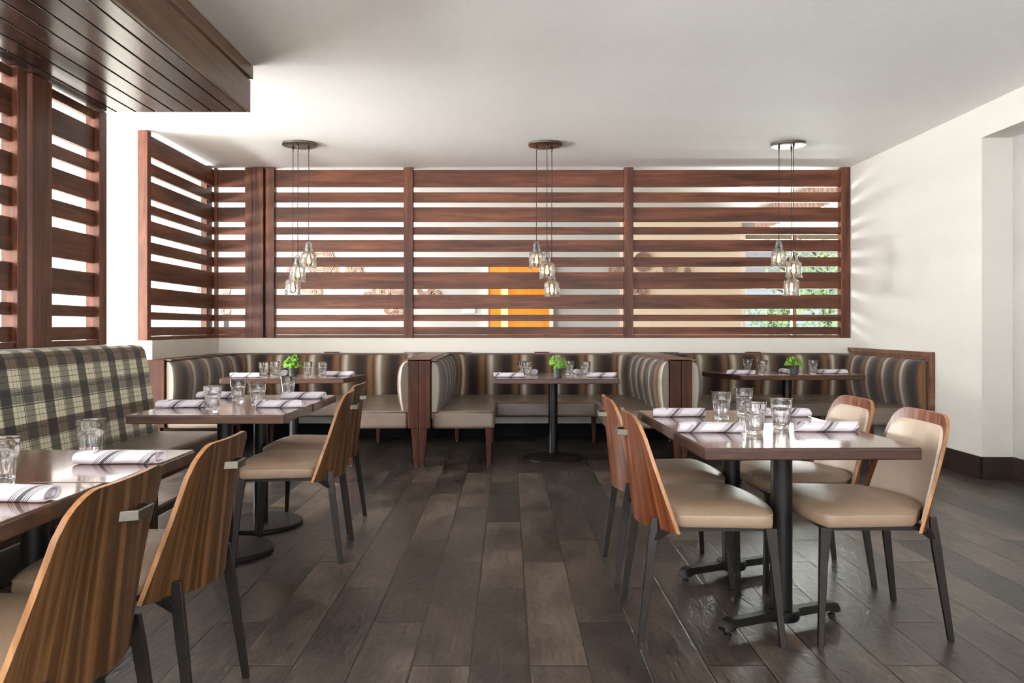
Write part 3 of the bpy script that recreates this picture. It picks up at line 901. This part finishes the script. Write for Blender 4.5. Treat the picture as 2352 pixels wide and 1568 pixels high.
# ------------------------------------------------------------------ plaid bench
bn = thing('plaid_bench', 'long tartan-backed wall bench with brown seat along the left side', 'bench', (-2.25, 3.0, 0))
prof = [(-2.335, 0.44), (-2.345, 0.50), (-2.370, 0.66), (-2.397, 0.84), (-2.418, 0.965), (-2.430, 1.010), (-2.450, 1.034), (-2.478, 1.044), (-2.54, 1.040), (-2.585, 1.02), (-2.605, 0.98), (-2.605, 0.44)]
bm = B(); uvl = bm.loops.layers.uv.new('UVMap')
vl = [0]
for a, b_ in zip(prof[:-1], prof[1:]): vl.append(vl[-1] + math.hypot(b_[0]-a[0], b_[1]-a[1]))
ysn = [-3.2] + [-3.2 + (5.38 + 3.2) * i / 40 for i in range(1, 40)] + [5.355, 5.375, 5.38]
rows = []
for y in ysn:
    k = 1.0 if y < 5.36 else (0.992 if y < 5.378 else 0.97)
    rows.append([bm.verts.new((-2.47 + (x + 2.47) * k + 2.25, y - 3.0, 0.74 + (z - 0.74) * k)) for x, z in prof])
for i in range(len(rows) - 1):
    for j in range(len(prof) - 1):
        f = bm.faces.new([rows[i][j], rows[i+1][j], rows[i+1][j+1], rows[i][j+1]])
        for lp, uvv in zip(f.loops, ((ysn[i], vl[j]), (ysn[i+1], vl[j]), (ysn[i+1], vl[j+1]), (ysn[i], vl[j+1]))): lp[uvl].uv = uvv
    bm.faces.new([rows[i][-1], rows[i+1][-1], rows[i+1][0], rows[i][0]])
bm.faces.new(rows[0]); f = bm.faces.new(rows[-1])
for lp in f.loops: lp[uvl].uv = (lp.vert.co.x, lp.vert.co.z)
obj('backrest', bm, M['plaid'], bn, smooth=True, angle=50)
for y0, y1 in ((-3.2, 0.40), (0.404, 2.30), (2.304, 4.20), (4.204, 5.40)):
    obj('seat_cushion', boxes((-2.60 + 2.25, -1.925 + 2.25, y0 - 3, y1 - 3, 0.345, 0.465)), M['benchvinyl'], bn, smooth=True, angle=50, bevel=0.022, seg=4)
obj('seat_rail', boxes((-2.58 + 2.25, -1.955 + 2.25, -6.15, 5.37 - 3, 0.30, 0.345)), M['benchwood'], bn, bevel=0.003)
for y in (-1.0, 1.0, 2.9, 4.475, 5.30):
    for x in (-1.985, -2.56):
        obj('leg', boxes((x - 0.026 + 2.25, x + 0.026 + 2.25, y - 3.026, y - 2.974, 0, 0.300)), M['benchwood'], bn, bevel=0.003)
obj('stretcher', boxes((-2.005 + 2.25, -1.965 + 2.25, -6.0, 5.30 - 3, 0.10, 0.14)), M['benchwood'], bn, bevel=0.003)

# ------------------------------------------------------------------ tableware
def make_tumbler():
    t = B()
    NF = 10
    def rad(a, r, z):
        if 0.006 < z < 0.083 and r > 0.029:
            f = abs(math.sin(a * NF / 2))           # panel flutes
            k = min(1, (z - 0.006) / 0.01) * min(1, (0.083 - z) / 0.008)
            return r - 0.0036 * k * (1 - f) ** 1.5
        return r
    outer = [(0, 0.0015), (0.020, 0.001), (0.029, 0.0), (0.0315, 0.002), (0.0325, 0.008), (0.0335, 0.02), (0.0355, 0.04), (0.0375, 0.06), (0.0393, 0.076), (0.0412, 0.081), (0.0428, 0.086), (0.0430, 0.090), (0.0437, 0.105), (0.0447, 0.122), (0.0446, 0.1255), (0.0436, 0.1262)]
    inner = [(0.0426, 0.1255), (0.0422, 0.122), (0.0411, 0.105), (0.0402, 0.090), (0.0392, 0.083), (0.0368, 0.076), (0.0350, 0.06), (0.0328, 0.04), (0.0306, 0.022), (0.028, 0.0165), (0.020, 0.0150), (0, 0.0145)]
    lathe(t, outer + inner, 60, rad=rad)
    o = obj('tumbler', t, M['glass'], smooth=True)
    tag(o, 'x', 'glass')
    return o

def make_napkin(name_seed, ln=0.25):
    r_ = random.Random(name_seed)
    bm = B(); uvl = bm.loops.layers.uv.new('UVMap')
    nx, na = 26, 30
    ph = [r_.uniform(0, 6.28) for _ in range(4)]
    def surf(u, a, add=0.0):
        x = (u - 0.5) * ln
        e = min(u, 1 - u)
        k = 0.90 + 0.10 * min(1, e / 0.12)
        k *= 1 + 0.030 * math.sin(7 * u + ph[0]) + 0.018 * math.sin(3 * a + 9 * u + ph[1])
        hw, hh = 0.0345 * k + add, 0.0225 * k + add
        y = hw * math.cos(a) + 0.004 * math.sin(4 * u + ph[2])
        z = hh * math.sin(a)
        if z < -hh * 0.72: z = -hh * 0.72                 # rests flat
        return Vector((x + 0.006 * math.sin(a + ph[3]) * (1 if e < 0.04 else 0), y, z + 0.0225 * 0.76 * 1.0))
    rows = []
    for i in range(nx + 1):
        u = i / nx
        rows.append([bm.verts.new(surf(u, 2 * PI * j / na)) for j in range(na)])
    per = 0.185
    for i in range(nx):
        for j in range(na):
            f = bm.faces.new([rows[i][j], rows[i+1][j], rows[i+1][(j+1) % na], rows[i][(j+1) % na]])
            for lp, (uu, vv) in zip(f.loops, ((i, j), (i+1, j), (i+1, j+1), (i, j+1))): lp[uvl].uv = (uu / nx * ln + name_seed * 0.037, vv / na * per)
    # rolled ends: nested layers stepping inwards
    for q, sgn in ((0, -1), (-1, 1)):
        ring = rows[q]
        cen = sum((v.co for v in ring), Vector()) / na
        for k, dx in ((0.80, 0.0), (0.74, -0.016), (0.55, -0.016), (0.50, -0.002), (0.34, -0.002), (0.28, -0.014), (0.0, -0.012)):
            if k == 0.0:
                c = bm.verts.new(cen + Vector((sgn * dx, 0, 0)))
                for j in range(na):
                    f = bm.faces.new([ring[j], ring[(j+1) % na], c])
                    for lp in f.loops: lp[uvl].uv = (0.01, 0.0)
            else:
                nr = [bm.verts.new(cen + (rows[q][j].co - cen) * k + Vector((sgn * dx, 0, 0))) for j in range(na)]
                for j in range(na):
                    f = bm.faces.new([ring[j], ring[(j+1) % na], nr[(j+1) % na], nr[j]])
                    for lp in f.loops: lp[uvl].uv = (0.01, 0.0)
                ring = nr
    # the loose folded corner lying over the roll
    u0 = r_.uniform(0.12, 0.22)
    nn = 10
    tri = []
    for i in range(nn + 1):
        s = i / nn
        row = []
        for j in range(nn + 1):
            q = j / nn
            u = u0 + (0.26 * s) * (0.25 + 0.75 * q) - 0.10 * q * (1 - s)
            a = PI * 0.80 - q * PI * 0.95
            row.append((u, a))
        tri.append([bm.verts.new(surf(u, a, 0.0016)) for u, a in row])
    for i in range(nn):
        for j in range(nn):
            f = bm.faces.new([tri[i][j], tri[i+1][j], tri[i+1][j+1], tri[i][j+1]])
            for lp, (uu, vv) in zip(f.loops, ((i, j), (i+1, j), (i+1, j+1), (i, j+1))): lp[uvl].uv = (uu / nn * 0.07 + vv / nn * 0.05 + 0.52, vv / nn * 0.09)
    o = obj('rolled_napkin', bm, M['napkin'], smooth=True, angle=60)
    tag(o, 'x', 'napkin')
    return o

TUM = make_tumbler()
NAP = [make_napkin(k) for k in range(1, 5)]
used = {}
def put(src, loc, rz, label, group):
    if used.get(src.name):
        o = src.copy(); COL.objects.link(o)
    else:
        o = src; used[src.name] = True
    o.location = loc; o.rotation_euler = (0, 0, rz)
    o['label'] = label; o['group'] = group
    return o
ZT = HT + 0.0004
tum = lambda x, y, l, g: put(TUM, (x, y, ZT), rnd.uniform(0, 1), l, 'tumblers on the ' + g)
ni = [0]
def nap(x0, x1, y, l, g, a=0.0):
    s = NAP[ni[0] % 4]; ni[0] += 1
    return put(s, ((x0 + x1) / 2, y, ZT), math.radians(a), l, 'napkins on the ' + g)
g = 'right table'
tum(0.974, 3.68, 'clear tumbler at far left of the four on the right table', g)
tum(1.146, 3.92, 'clear tumbler farthest back of the four on the right table', g)
tum(0.975, 3.185, 'clear tumbler nearest the camera on the right table', g)
tum(1.135, 3.35, 'clear tumbler second from the front on the right table, right of the nearest one', g)
nap(0.685, 0.935, 3.815, 'rolled napkin at the back left corner of the right table', g, 1)
nap(0.680, 0.945, 3.245, 'rolled napkin at the front left of the right table, its open end to the left', g, -1)
nap(1.175, 1.42, 3.815, 'rolled napkin at the back right of the right table, partly behind tumblers', g, 0)
nap(1.163, 1.422, 3.275, 'rolled napkin at the front right of the right table, left end pointed', g, 1)
g = 'middle left tables'
tum(-1.505, 4.09, 'tumbler at front left of the middle left tables, beside a napkin end', g)
tum(-1.545, 4.60, 'tumbler at back left of the middle left tables', g)
tum(-1.342, 4.305, 'tumbler at front right of the middle left tables, just left of a napkin', g)
tum(-1.331, 4.86, 'tumbler at back right of the middle left tables, tallest in view there', g)
nap(-1.842, -1.592, 4.245, 'rolled napkin at the front left of the middle left tables, next to the plaid back', g, 2)
nap(-1.845, -1.610, 4.80, 'rolled napkin at the back left of the middle left tables, behind two tumblers', g)
nap(-1.335, -1.085, 4.245, 'rolled napkin at the front right of the middle left tables', g, -1)
nap(-1.342, -1.09, 4.765, 'rolled napkin at the back right of the middle left tables', g, 1)
g = 'front left tables'
tum(-1.350, 2.60, 'large tumbler behind the full napkin on the front left table', g)
tum(-1.365, 2.165, 'tumbler cut off by the left edge of the picture', g)
nap(-1.338, -1.08, 2.505, 'rolled napkin in front of the tumbler on the front left table', g)
nap(-1.36, -1.108, 1.965, 'rolled napkin cut off by the left edge of the picture', g, -2)
g = 'middle booth table'
tum(0.118, 7.05, 'tumbler at the left of the middle booth table, standing behind another', g)
tum(0.160, 6.87, 'tumbler at the left of the middle booth table, in front of another', g)
tum(0.535, 7.10, 'tumbler behind the plant on the middle booth table', g)
tum(0.662, 6.93, 'tumbler at the right of the middle booth table, left of a napkin', g)
nap(-0.118, 0.122, 6.80, 'rolled napkin at the front left of the middle booth table', g)
nap(0.670, 0.908, 6.82, 'rolled napkin at the front right of the middle booth table', g)
nap(0.11, 0.35, 7.24, 'napkin pointing away behind the left tumblers on the middle booth table', g, 84)
nap(0.51, 0.75, 7.26, 'napkin pointing away, round end showing, at the back of the middle booth table', g, 96)
g = 'left booth table'
tum(-2.070, 6.80, 'leftmost tumbler on the left booth table, just right of a napkin', g)
tum(-2.03, 6.97, 'second tumbler from the left on the left booth table, close behind the first', g)
tum(-1.715, 6.85, 'third tumbler from the left on the left booth table, right of the plant', g)
tum(-1.588, 6.86, 'rightmost tumbler on the left booth table', g)
nap(-2.335, -2.10, 6.78, 'rolled napkin at the left of the left booth table', g)
nap(-1.595, -1.345, 6.985, 'rolled napkin at the right end of the left booth table', g)
nap(-2.10, -1.86, 7.09, 'napkin pointing away behind the plant on the left booth table', g, 100)
g = 'right booth table'
tum(2.205, 7.42, 'leftmost tumbler on the right booth table, behind a napkin', g)
tum(2.268, 7.19, 'second tumbler from the left on the right booth table', g)
tum(2.765, 7.31, 'tumbler on the right booth table right of the plant', g)
nap(1.965, 2.20, 7.22, 'rolled napkin at the left of the right booth table', g, -3)
nap(2.82, 3.075, 7.32, 'rolled napkin at the right end of the right booth table', g)
nap(2.44, 2.68, 7.40, 'napkin pointing away directly behind the plant on the right booth table', g, 90)

def plant(loc, label, seed, hgt, spread):
    r_ = random.Random(seed)
    t = thing('potted_plant', label, 'plant', loc, 0, 'potted plants on the booth tables')
    bm = B(); lathe(bm, [(0, 0), (0.031, 0), (0.034, 0.003), (0.040, 0.080), (0.0375, 0.081), (0.036, 0.072), (0, 0.070)], 32)
    obj('pot', bm, M['pot'], t, smooth=True, angle=40)
    bm = B(); st = B()
    for i in range(64):
        a = r_.uniform(0, 2 * PI); q = math.sqrt(r_.uniform(0, 1))
        h = 0.075 + hgt * (1 - 0.55 * q * q) * r_.uniform(0.55, 1.05)
        x, y = spread * q * math.cos(a), spread * q * math.sin(a)
        if q > 0.75: h -= 0.02
        tube(st, [(x * 0.15, y * 0.15, 0.068), (x * 0.5, y * 0.5, 0.068 + (h - 0.068) * 0.7), (x, y, h)], 0.0011, 4)
        nrm = Vector((math.cos(a) * q * 0.9 + r_.uniform(-.5, .5), math.sin(a) * q * 0.9 - 0.35 + r_.uniform(-.5, .5), 1)).normalized()
        tx = nrm.cross(Vector((0, 0, 1)).cross(nrm) if abs(nrm.z) < .99 else Vector((1, 0, 0))).normalized()
        ty = nrm.cross(tx)
        R = r_.uniform(0.012, 0.019)
        rim = []
        for k in range(12):
            b_ = 2 * PI * k / 12
            rr = R * (0.86 + 0.16 * math.cos(3 * b_))
            rim.append(bm.verts.new(Vector((x, y, h)) + tx * rr * math.cos(b_) + ty * rr * math.sin(b_) + nrm * 0.004 * math.cos(2 * b_)))
        c = bm.verts.new(Vector((x, y, h)) - nrm * 0.003)
        for k in range(12): bm.faces.new([rim[k], rim[(k+1) % 12], c])
    obj('foliage', bm, M['leaf'], t, smooth=True)
    obj('stems', st, M['leaf'], t)
    return t
plant((-1.845, 6.87, ZT), 'bright green leafy plant in a grey pot on the left booth table', 3, 0.105, 0.084)
plant((0.41, 6.70, ZT), 'green leafy plant in a charcoal pot at the front edge of the middle booth table', 5, 0.115, 0.090)
plant((2.55, 7.18, ZT), 'darker green plant in a black pot on the right booth table', 8, 0.085, 0.090)

# ------------------------------------------------------------------ pendant lights
def make_pendant(label, loc, cords):
    """cords: list of (dx, dy, z of the shade's top)"""
    t = thing('pendant_light', label, 'pendant lamp', loc, 0, 'three-bottle pendant lights over the booths')
    zc = loc[2]
    bm = B(); lathe(bm, [(0, -0.024), (0.150, -0.024), (0.157, -0.021), (0.157, -0.003), (0.150, 0), (0, 0)], 56)
    obj('canopy', bm, M['canopy'], t, smooth=True, angle=40)
    for dx, dy, zt in cords:
        z = zt - zc
        bm = B(); tube(bm, [(dx, dy, -0.024), (dx + 0.002, dy, -0.3), (dx - 0.001, dy, -0.6), (dx, dy, z - 0.05)], 0.0032, 8)
        c = obj('cord', bm, M['cord'], t, smooth=True)
        bm = B(); lathe(bm, [(0, -0.070), (0.004, -0.068), (0.0085, -0.045), (0.0095, -0.024), (0, -0.024)], 12, dx, dy)
        obj('strain_relief', bm, M['socket'], c, smooth=True)
        bm = B()
        out = [(0.010, 0.0), (0.020, -0.006), (0.026, -0.020), (0.031, -0.045), (0.0345, -0.070), (0.036, -0.085), (0.037, -0.092), (0.050, -0.100), (0.066, -0.112), (0.0705, -0.120), (0.0705, -0.150), (0.0700, -0.200), (0.0705, -0.236), (0.0755, -0.243), (0.0755, -0.247)]
        inn = [(r - 0.0045, zz) for r, zz in reversed(out)]
        lathe(bm, [(r, z + zz) for r, zz in out + inn], 40, dx, dy)
        s = obj('glass_shade', bm, M['shade'], t, smooth=True)
        bm = B(); lathe(bm, [(0, z - 0.045), (0.008, z - 0.047), (0.012, z - 0.062), (0.0165, z - 0.066), (0.0165, z - 0.108), (0.013, z - 0.112), (0, z - 0.112)], 20, dx, dy)
        obj('socket', bm, M['socket'], s, smooth=True, angle=40)
        bm = B(); lathe(bm, [(0.012, z - 0.110), (0.016, z - 0.125), (0.026, z - 0.170), (0.030, z - 0.195), (0.026, z - 0.215), (0.012, z - 0.226), (0, z - 0.228)], 20, dx, dy)
        b_ = obj('bulb', bm, M['bulbglass'], s, smooth=True)
        bm = B()
        for k in range(5):
            a = 2 * PI * k / 5
            tube(bm, [(dx + 0.007 * math.cos(a), dy + 0.007 * math.sin(a), z - 0.132), (dx + 0.011 * math.cos(a + .3), dy + 0.011 * math.sin(a + .3), z - 0.200)], 0.0016, 5)
        obj('filament', bm, M['filament'], s)
    return t
PY = 7.45
make_pendant('dark round canopy with three glass bottle lights above the left booth', (-1.935, PY, CEIL), [(-0.075, 0.05, 1.704), (0.0075, -0.09, 1.820), (0.077, 0.03, 1.955)])
make_pendant('dark round canopy with three glass bottle lights above the middle booth', (0.339, PY, CEIL), [(-0.079, 0.02, 1.955), (0.013, -0.085, 1.850), (0.065, 0.06, 1.690)])
make_pendant('shiny canopy with three glass bottle lights above the right booth, beside the bright window', (2.590, PY, CEIL), [(-0.083, 0.01, 1.965), (0.051, 0.06, 1.700), (0.020, -0.085, 1.862)])

# ------------------------------------------------------------------ beyond the partitions
S12 = 12.6 / 1848
def fp(px, py): return ((px - 1168) * S12, 1.16 - (py - 751) * S12)
def ring_art(label, circles):
    x0, z0 = fp(*circles[0][:2])
    t = thing('ring_art', label, 'wall art', (x0, 12.6 if x0 < 1.7 else 12.56, z0))
    for c in circles:
        px, py, rp = c[:3]
        x, z = fp(px, py); R = rp * S12
        bm = B()
        nr = max(2, min(5, int(R / 0.028)))
        prof_ = []
        r = R
        st = R * 0.62 / nr
        for k in range(nr):
            prof_ += [(r, 0.002), (r, 0.03 - 0.003 * k), (r - st * 0.65, 0.03 - 0.003 * k), (r - st * 0.7, 0.012)]
            r -= st
        prof_ += [(r, 0.010), (0, 0.010)]
        lathe(bm, prof_, 36)
        for v in bm.verts: v.co = Vector((x - x0 + v.co.x, -v.co.z, z - z0 + v.co.y))
        o = obj('ring', bm, M['ring'], t)
        if len(c) > 3:
            bm = B(); lathe(bm, [(0, 0.011), (r, 0.011), (r, 0.016), (0, 0.016)], 28)
            for v in bm.verts: v.co = Vector((x - x0 + v.co.x, -v.co.z, z - z0 + v.co.y))
            obj('mirror', bm, M['mirror'], o)
    return t
ring_art('wall sculpture of stacked wooden rings seen at far left through the corner slats', [(500, 662, 30), (519, 714, 11), (463, 666, 11), (545, 690, 14)])
ring_art('wooden ring wall sculpture seen behind the left pendant light', [(735, 600, 34), (787, 619, 20, 1), (820, 624, 12), (669, 621, 10), (829, 606, 9), (706, 660, 15), (730, 670, 10), (762, 650, 14)])
ring_art('wooden ring wall sculpture with a mirrored ring seen beside the second post', [(912, 657, 20), (865, 668, 13), (886, 671, 10), (843, 677, 8), (896, 707, 16), (917, 716, 10), (976, 663, 19, 1), (1000, 678, 12), (940, 690, 14)])
ring_art('wooden ring wall sculpture seen at the third post, right of the amber door', [(1476, 602, 23), (1424, 617, 12, 1), (1403, 621, 8), (1537, 614, 18, 1), (1577, 622, 8), (1474, 667, 12), (1456, 666, 9), (1508, 640, 16)])
x, z = fp(1078, 714)
o = obj('thermostat', boxes((x - 0.09, x + 0.09, 12.575, 12.6, z - 0.03, z + 0.05)), M['plate'], bevel=0.004)
tag(o, 'small white control panel on the far wall left of the amber door', 'thermostat')
x, z = fp(260, 761)
o = thing('outlet_plate', 'white double switch plate on the bright far wall at left', 'outlet', (x, 12.6, z))
obj('cover', boxes((-0.06, 0.06, -0.008, 0.0, -0.058, 0.058)), M['plate'], o, bevel=0.003)
obj('switch', boxes((-0.037, -0.013, -0.013, -0.008, -0.03, 0.03), (0.013, 0.037, -0.013, -0.008, -0.03, 0.03)), M['plate'], o, bevel=0.002)
t = thing('sideboard', 'dark cabinet with a pale box on it seen low through the left partition', 'cabinet', (-4.62, 12.3, 0))
obj('body', boxes((-0.42, 0.42, -0.25, 0.27, 0.06, 1.10)), M['benchwood'], t, bevel=0.004)
obj('plinth', boxes((-0.40, 0.40, -0.22, 0.26, 0, 0.06)), M['black'], t)
for k in (-1, 1):
    dd = obj('door', boxes((min(k*0.01, k*0.40), max(k*0.01, k*0.40), -0.27, -0.25, 0.10, 1.06)), M['benchwood'], t, bevel=0.003)
    obj('knob', boxes((k*0.05 - 0.01, k*0.05 + 0.01, -0.29, -0.27, 0.62, 0.66)), M['handle'], dd)
t = thing('display_screen', 'black appliance standing on the dark cabinet seen through the lowest slat gap', 'appliance', (-4.45, 12.25, 1.10))
obj('body', boxes((-0.12, 0.16, -0.10, 0.10, 0.0, 0.20)), M['blackglass'], t, bevel=0.006)
obj('front', boxes((-0.10, 0.14, -0.105, -0.10, 0.02, 0.18)), M['blackglass'], t, bevel=0.002)

# garden outside the far window
struct('ground_outside', boxes((-6, 22, 12.8, 40, -0.35, -0.25)), M['ground'])
def tree(loc, label, seed, H, R, n):
    r_ = random.Random(seed)
    t = thing('garden_tree', label, 'tree', loc)
    bm = B(); tube(bm, [(0, 0, 0), (0.05, 0.02, H * 0.35), (-0.04, 0.05, H * 0.6), (0.03, 0, H * 0.9)], 0.09, 10)
    for k in range(5):
        a = r_.uniform(0, 6.28); tube(bm, [(0, 0, H * (0.35 + .08 * k)), (R * .4 * math.cos(a), R * .4 * math.sin(a), H * (0.5 + .08 * k)), (R * .8 * math.cos(a), R * .8 * math.sin(a), H * (.58 + .08 * k))], 0.03, 6)
    obj('trunk', bm, M['bark'], t, smooth=True)
    bm = B()
    cl = [(r_.uniform(-R, R) * .8, r_.uniform(-R, R) * .8, H * r_.uniform(.35, 1.0), r_.uniform(.25, .5) * R) for _ in range(16)]
    for i in range(n):
        cx, cy, cz, cr = r_.choice(cl)
        v = Vector((r_.gauss(0, 1), r_.gauss(0, 1), r_.gauss(0, 1))).normalized() * cr * r_.uniform(.5, 1)
        p = Vector((cx, cy, cz)) + v
        a = Vector((r_.gauss(0, 1), r_.gauss(0, 1), r_.gauss(0, 1))).normalized()
        b_ = a.orthogonal().normalized()
        s = r_.uniform(0.035, 0.075)
        q = [bm.verts.new(p + a * s * c0 + b_ * s * .55 * c1) for c0, c1 in ((-1, 0), (0, -1), (1, 0), (0, 1))]
        bm.faces.new(q)
    obj('foliage', bm, M['treeleaf'], t)
    return t
tree((7.1, 18.0, -0.25), 'leafy green tree outside the far window, left of its mullion', 11, 4.2, 1.7, 5200)
tree((10.6, 19.6, -0.25), 'leafy green tree outside the far window, at its right edge', 12, 4.4, 1.9, 5200)
tree((4.4, 22.5, -0.25), 'leafy green tree outside, farthest left in the window', 13, 4.6, 1.5, 3600)
t = thing('neighbour_house', 'pale blue-grey sided house outside behind the trees', 'house', (9.0, 27.0, -0.25))
bm = B(); box(bm, -7, 7, 0, 5, 0, 3.0)
for k in range(18): box(bm, -7.01, 7.01, -0.02 , 0.0, k * 0.166 + 0.012, k * 0.166 + 0.158)
obj('wall', bm, M['siding'], t)
bm = B(); loft(bm, [[(-7.3, -0.4, 3.0), (-7.3, 2.5, 4.6), (-7.3, 5.4, 3.0)], [(7.3, -0.4, 3.0), (7.3, 2.5, 4.6), (7.3, 5.4, 3.0)]])
obj('roof', bm, M['roof'], t)
for x in (-3.2, -0.4, 2.2):
    ww = obj('window', boxes((x, x + 0.9, -0.06, 0.0, 1.0, 2.2)), M['trimwhite'], t)
    obj('pane', boxes((x + 0.07, x + 0.83, -0.075, -0.06, 1.07, 2.13)), M['blackglass'], ww)

# ------------------------------------------------------------------ light
def area(name, loc, rot, sx, sy, power, col=(1, 1, 1), spread=PI):
    l = bpy.data.lights.new(name, 'AREA'); l.shape = 'RECTANGLE'; l.size = sx; l.size_y = sy
    l.energy = power; l.color = col; l.spread = spread
    o = bpy.data.objects.new(name, l); COL.objects.link(o)
    o.location = loc; o.rotation_euler = rot
    return o
# daylight arriving at the window openings (all but the high one tilted up to brighten the ceiling)
UP = math.radians(46)
LZ = [(1.30, 1.7, 560), (1.30, 1.7, 680), (0.95, 0.7, 760), (1.30, 1.7, 350), (2.10, 0.55, 1000)]
for (a, b_), (zc, hz, pw) in zip(LW, LZ):
    area('daylight_left_window', (-9.1, (a + b_) / 2, zc), (0, -PI / 2 - (UP if zc < 2 else 0), 0), hz, b_ - a, pw, (0.985, 0.99, 1.0))
for a, b_ in FW:
    area('daylight_front_window', ((a + b_) / 2, -4.1, 1.45), (PI / 2 + math.radians(74), 0, 0), b_ - a, 1.9, 340, (0.98, 0.99, 1.0))
area('daylight_far_window', (4.72, 12.70, 1.6), (-PI / 2, 0, 0), 2.05, 2.0, 560, (0.96, 1.0, 0.95))

W = bpy.data.worlds.new('overcast_sky'); S.world = W; W.use_nodes = True
nt = W.node_tree; bg = nt.nodes['Background']
sky = nt.nodes.new('ShaderNodeTexSky'); sky.sky_type = 'HOSEK_WILKIE'; sky.turbidity = 6; sky.sun_direction = (-0.4, -0.3, 0.86); sky.ground_albedo = 0.4
mx = nt.nodes.new('ShaderNodeMix'); mx.data_type = 'RGBA'; mx.inputs[0].default_value = 0.6; mx.inputs[7].default_value = (1, 1, 1, 1)
nt.links.new(sky.outputs[0], mx.inputs[6]); nt.links.new(mx.outputs[2], bg.inputs[0])
bg.inputs[1].default_value = 3.4

# ------------------------------------------------------------------ camera
F = 1848.0
cam = bpy.data.cameras.new('camera'); co = bpy.data.objects.new('camera', cam); COL.objects.link(co)
cam.sensor_fit = 'HORIZONTAL'; cam.sensor_width = 36; cam.lens = F / 2352 * 36
cam.shift_x = 8 / 2352; cam.shift_y = -33 / 2352
cam.clip_start = 0.05; cam.clip_end = 200
co.location = (0, 0, 1.16); co.rotation_euler = (PI / 2, 0, 0)
S.camera = co

S.view_settings.view_transform = 'Standard'; S.view_settings.look = 'None'
S.view_settings.exposure = 0.35; S.view_settings.gamma = 1.0
S.view_settings.use_curve_mapping = False
c = S.cycles
c.use_denoising = True; c.denoising_input_passes = 'RGB_ALBEDO'; c.denoising_prefilter = 'FAST'
c.max_bounces = 10; c.diffuse_bounces = 5; c.glossy_bounces = 5; c.transmission_bounces = 10; c.transparent_max_bounces = 24
c.caustics_reflective = False; c.caustics_refractive = False
c.sample_clamp_indirect = 6
